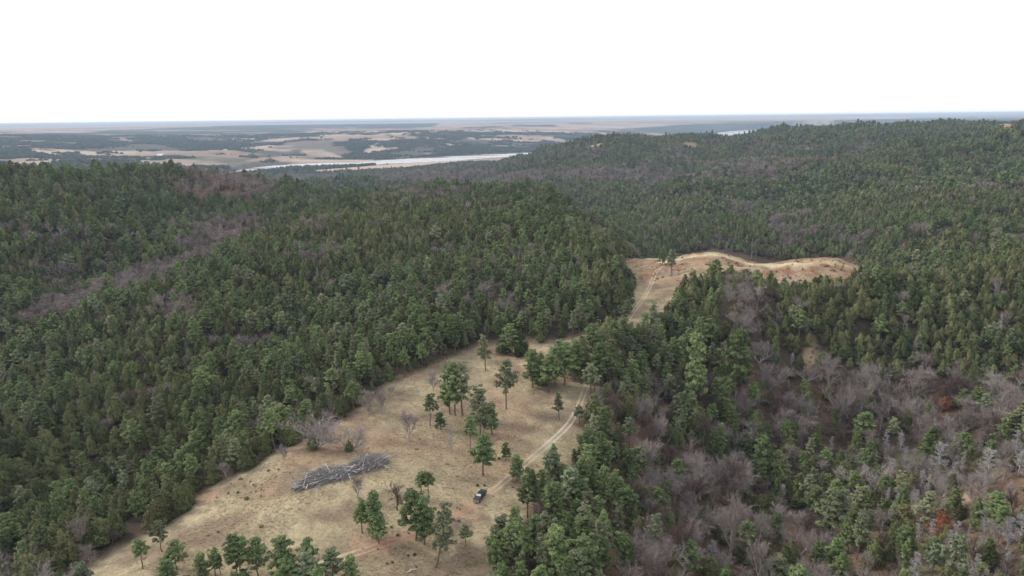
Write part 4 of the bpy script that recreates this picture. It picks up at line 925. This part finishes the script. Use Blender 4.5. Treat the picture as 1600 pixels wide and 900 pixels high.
wl = link('log', logmesh(600, 1).mesh('pale_log', (M['log_pale'],)), bpile); wl['label'] = 'long whitish peeled log at the lower end'
la, lb = cast([(458,766), (503,753)]); c_ = (la+lb)/2; dx, dy = c_[0]-mid[0], c_[1]-mid[1]
lx, ly = dx*math.cos(-ang)-dy*math.sin(-ang), dx*math.sin(-ang)+dy*math.cos(-ang)
wl.location = (lx, ly, ground_local(lx, ly)+.45); wl.rotation_euler = (0, .02, math.atan2(lb[1]-la[1], lb[0]-la[0])-ang); L = np.linalg.norm((lb-la)[:2]); wl.scale = (L, L*.8, L*.8)
g = Geo(); k = 6500; s = rg.uniform(0.0, 1.0, k); w, hh_ = prof_pile(s); v_ = rg.uniform(-1, 1, k); lx = (s-.5)*LN; ly = prof_off(s)+v_*w
gz = height(mid[0]+math.cos(ang)*lx-math.sin(ang)*ly, mid[1]+math.sin(ang)*lx+math.cos(ang)*ly)-float(height(mid[0], mid[1])); c_ = np.stack([lx, ly, gz+.1+hh_*(1-v_*v_)*rg.uniform(.1, 1.1, k)], 1)
th = rg.normal(size=k)*.75+np.where(s > .6, .5, 0); d = np.stack([np.cos(th), np.sin(th), rg.normal(size=k)*.25+.08], 1)*rg.choice([-1, 1], k)[:, None]; L = rg.uniform(.5, 2.4, k)[:, None]; e = np.cross(d, rv(k, rg)); e /= np.linalg.norm(e, axis=1)[:, None]; e *= .035
e2 = np.cross(d, e); e2 /= np.linalg.norm(e2, axis=1)[:, None]; e2 *= .035
g.tris(np.concatenate([np.stack([c_-d*L*.5-e, c_-d*L*.5+e, c_+d*L*.5], 1), np.stack([c_-d*L*.5-e2, c_-d*L*.5+e2, c_+d*L*.5], 1)]))
link('branches', g.mesh('branches', (M['stick_wood'],)), bpile, kind='stuff')
# fallen whitish stub low in the clearing
fb = cast([(641,893)])[0]; g = Geo(); g.tube([[0, 0, 0], [.1, 0, .5], [.5, .1, 1.3]], [.22, .18, .1], 7); g.tube([[.1, 0, .5], [1.6, .4, .35]], [.15, .06], 6); g.tube([[0, 0, .2], [-.9, -.6, .15]], [.14, .05], 6)
o = link('tree_stump', g.mesh('tree_stump', (M['log_pale'],)), None, 'broken whitish stump on the grass at the bottom edge', 'stump'); o.location = fb
for px_, py_, s_ in ((746, 757, .75), (757, 757, .6)):
    b = cast([(px_, py_+2)])[0]; o = link('low_juniper', PROTO['cedar'][0 if s_ > .7 else 2]['crown'], None, 'dark low juniper bush beside the track behind the truck, %s of two' % ('larger' if s_ > .7 else 'smaller'), 'bush', 'two juniper bushes behind the truck'); o.location = (b[0], b[1], b[2]-.05); o.scale = (s_*2.6, s_*2.6, s_)

# ------------------------------------------------------------------ pickup truck
def car_mat(name, c, r, coat=0.0, metal=0.0):
    m, t, b = NT(name); b.inputs['Base Color'].default_value = (*c, 1); b.inputs['Roughness'].default_value = r; b.inputs['Coat Weight'].default_value = coat; b.inputs['Metallic'].default_value = metal
    tcn = t.nodes.new('ShaderNodeTexCoord'); f = noise(t, tcn.outputs['Object'], 2.5, 4); t.links.new(mixc(t, math2(t, 'MULTIPLY', ramp(t, f, .45, .8), .35), c, (.05, .043, .038)), b.inputs['Base Color']); return m
paint = car_mat('black_paint', (.010, .011, .013), .45, .25); glass = car_mat('dark_glass', (.02, .024, .03), .06, .6); glare_glass = car_mat('windshield_painted_glare', (.50, .54, .60), .12, .8)  # windshield: bright sky reflection painted in as a pale base colour
rub = car_mat('tyre_rubber', (.02, .02, .02), .85); rim_m = car_mat('rim_alloy', (.35, .35, .37), .35, 0, .8); chrome = car_mat('bright_trim', (.55, .56, .58), .2, 0, .9); lampm = car_mat('headlamp_lens', (.7, .72, .75), .12, .8); redl = car_mat('tail_lamp_lens', (.35, .02, .02), .2, .6); vinyl = car_mat('bed_cover_vinyl', (.03, .032, .036), .55)
def bmo(name, build, mat, parent, bevel=.03):
    bm = bmesh.new(); build(bm); bmesh.ops.remove_doubles(bm, verts=bm.verts, dist=1e-5); bmesh.ops.recalc_face_normals(bm, faces=bm.faces)
    if bevel:
        bmesh.ops.bevel(bm, geom=[e for e in bm.edges if e.is_manifold and e.calc_face_angle(0) > .5], offset=bevel, segments=2, affect='EDGES', clamp_overlap=True)
    me = bpy.data.meshes.new(name); bm.to_mesh(me); bm.free(); me.materials.append(mat); return link(name, me, parent)
def hexa(bm, a, b):     # two quads (lower, upper) of four corners each
    v_ = [bm.verts.new(p) for p in a+b]
    for f in ((3, 2, 1, 0), (4, 5, 6, 7), (0, 1, 5, 4), (1, 2, 6, 5), (2, 3, 7, 6), (3, 0, 4, 7)): bm.faces.new([v_[i] for i in f])
def box(bm, x0, x1, y0, y1, z0, z1): hexa(bm, [(x0, y0, z0), (x1, y0, z0), (x1, y1, z0), (x0, y1, z0)], [(x0, y0, z1), (x1, y0, z1), (x1, y1, z1), (x0, y1, z1)])
ta, tb = cast([(742,788), (758,767)]); tm = cast([(750,779)])[0]
tdir = math.atan2(ta[1]-tb[1], ta[0]-tb[0])
truck = thing('pickup_truck', (tm[0], tm[1], tm[2]+.04), tdir, 'black crew cab pickup truck standing on the two-rut dirt track', 'truck')
def arch(cx, r=.47, z=.42, n=7): return [(cx+r*math.cos(t_), z+r*math.sin(t_)) for t_ in np.linspace(0, math.pi, n)]
def sidebody(bm):
    out = [(-2.85, .48)]+arch(-1.75)[::-1]+arch(1.85)[::-1]+[(2.72, .45), (2.88, .62), (2.86, 1.0), (2.60, 1.16), (1.25, 1.26), (-1.0, 1.26), (-2.88, 1.24)]
    L_ = [bm.verts.new((x, .93, z)) for x, z in out]; R_ = [bm.verts.new((x, -.93, z)) for x, z in out]; bm.faces.new(L_); bm.faces.new(R_[::-1])
    for i in range(len(out)): j = (i+1) % len(out); bm.faces.new([L_[j], L_[i], R_[i], R_[j]])
bmo('body', sidebody, paint, truck, .035)
bmo('cab', lambda bm: hexa(bm, [(-1.05, -.86, 1.25), (1.30, -.86, 1.25), (1.30, .86, 1.25), (-1.05, .86, 1.25)], [(-.85, -.70, 1.83), (.42, -.70, 1.85), (.42, .70, 1.85), (-.85, .70, 1.83)]), paint, truck, .05)
def slab(p, off):
    def f(bm): n_ = Vector(off); hexa(bm, [tuple(Vector(q)) for q in p], [tuple(Vector(q)+n_) for q in p])
    return f
bmo('windshield', slab([(1.12, -.70, 1.39), (1.12, .70, 1.39), (.60, .62, 1.73), (.60, -.62, 1.73)], (.03, 0, .035)), glare_glass, truck, 0)
bmo('rear_window', slab([(-1.03, .70, 1.34), (-1.03, -.70, 1.34), (-.90, -.62, 1.76), (-.90, .62, 1.76)], (-.03, 0, .01)), glass, truck, 0)
for s in (-1, 1):
    bmo('side_window', slab([(.12, s*.835, 1.33), (1.05, s*.835, 1.33), (.42, s*.715, 1.77), (.12, s*.715, 1.77)], (0, s*.025, .01)), glass, truck, 0)
    bmo('side_window', slab([(-.92, s*.835, 1.33), (.02, s*.835, 1.33), (.02, s*.715, 1.77), (-.80, s*.715, 1.77)], (0, s*.025, .01)), glass, truck, 0)
    for x0, x1 in ((.07, 1.15), (-.98, .03)):
        d_ = bmo('door', lambda bm: box(bm, x0, x1, s*.925, s*.945, .60, 1.22), paint, truck, .008); bmo('handle', lambda bm: box(bm, x0+.08, x0+.26, s*.945, s*.975, 1.08, 1.12), chrome, d_, .005)
    bmo('mirror', lambda bm: box(bm, 1.0, 1.16, s*.94, s*1.18, 1.28, 1.48), paint, truck, .03)
    bmo('headlight', lambda bm: box(bm, 2.80, 2.895, s*.58, s*.90, .82, .99), lampm, truck, .02)
    bmo('taillight', lambda bm: box(bm, -2.91, -2.86, s*.78, s*.925, .85, 1.15), redl, truck, .01)
    for cx in (1.85, -1.75):
        g = Geo(); g.tube([[cx, s*.66, .40], [cx, s*.68, .40], [cx, s*.92, .40], [cx, s*.95, .40]], [.30, .40, .40, .30], 20); w_o = link('wheel', g.mesh('tyre', (rub,)), truck)
        g = Geo(); g.tube([[cx, s*.90, .40], [cx, s*.955, .40], [cx, s*.965, .40]], [.29, .28, .02], 20); link('rim', g.mesh('rim', (rim_m,)), w_o)
bmo('hood', lambda bm: hexa(bm, [(1.32, -.80, 1.25), (2.55, -.76, 1.15), (2.55, .76, 1.15), (1.32, .80, 1.25)], [(1.32, -.72, 1.31), (2.5, -.68, 1.21), (2.5, .68, 1.21), (1.32, .72, 1.31)]), paint, truck, .02)
bmo('grille', lambda bm: box(bm, 2.84, 2.90, -.54, .54, .72, 1.0), chrome, truck, .01)
bmo('bumper', lambda bm: box(bm, 2.74, 3.0, -.9, .9, .44, .66), chrome, truck, .04); bmo('bumper', lambda bm: box(bm, -3.0, -2.84, -.88, .88, .48, .66), chrome, truck, .03)
bmo('bed_cover', lambda bm: box(bm, -2.80, -1.12, -.84, .84, 1.24, 1.29), vinyl, truck, .02)

# ------------------------------------------------------------------ the hazy air
hm = bpy.data.materials.new('haze'); hm.use_nodes = True; hm.node_tree.nodes.clear()
ho = hm.node_tree.nodes.new('ShaderNodeOutputMaterial'); pv = hm.node_tree.nodes.new('ShaderNodeVolumePrincipled')
pv.inputs['Color'].default_value = (0.58, 0.76, 1.0, 1); pv.inputs['Density'].default_value = 7.0e-5; pv.inputs['Anisotropy'].default_value = 0.0
hm.node_tree.links.new(pv.outputs[0], ho.inputs['Volume'])
bm = bmesh.new(); box(bm, -24000, 24000, -24000, 24000, float(HG.min())-1.0, max(CZ, float(HG.max())+14)+4)
me = bpy.data.meshes.new('haze'); bmesh.ops.recalc_face_normals(bm, faces=bm.faces); bm.to_mesh(me); bm.free(); me.materials.append(hm)
link('haze', me, kind='stuff')
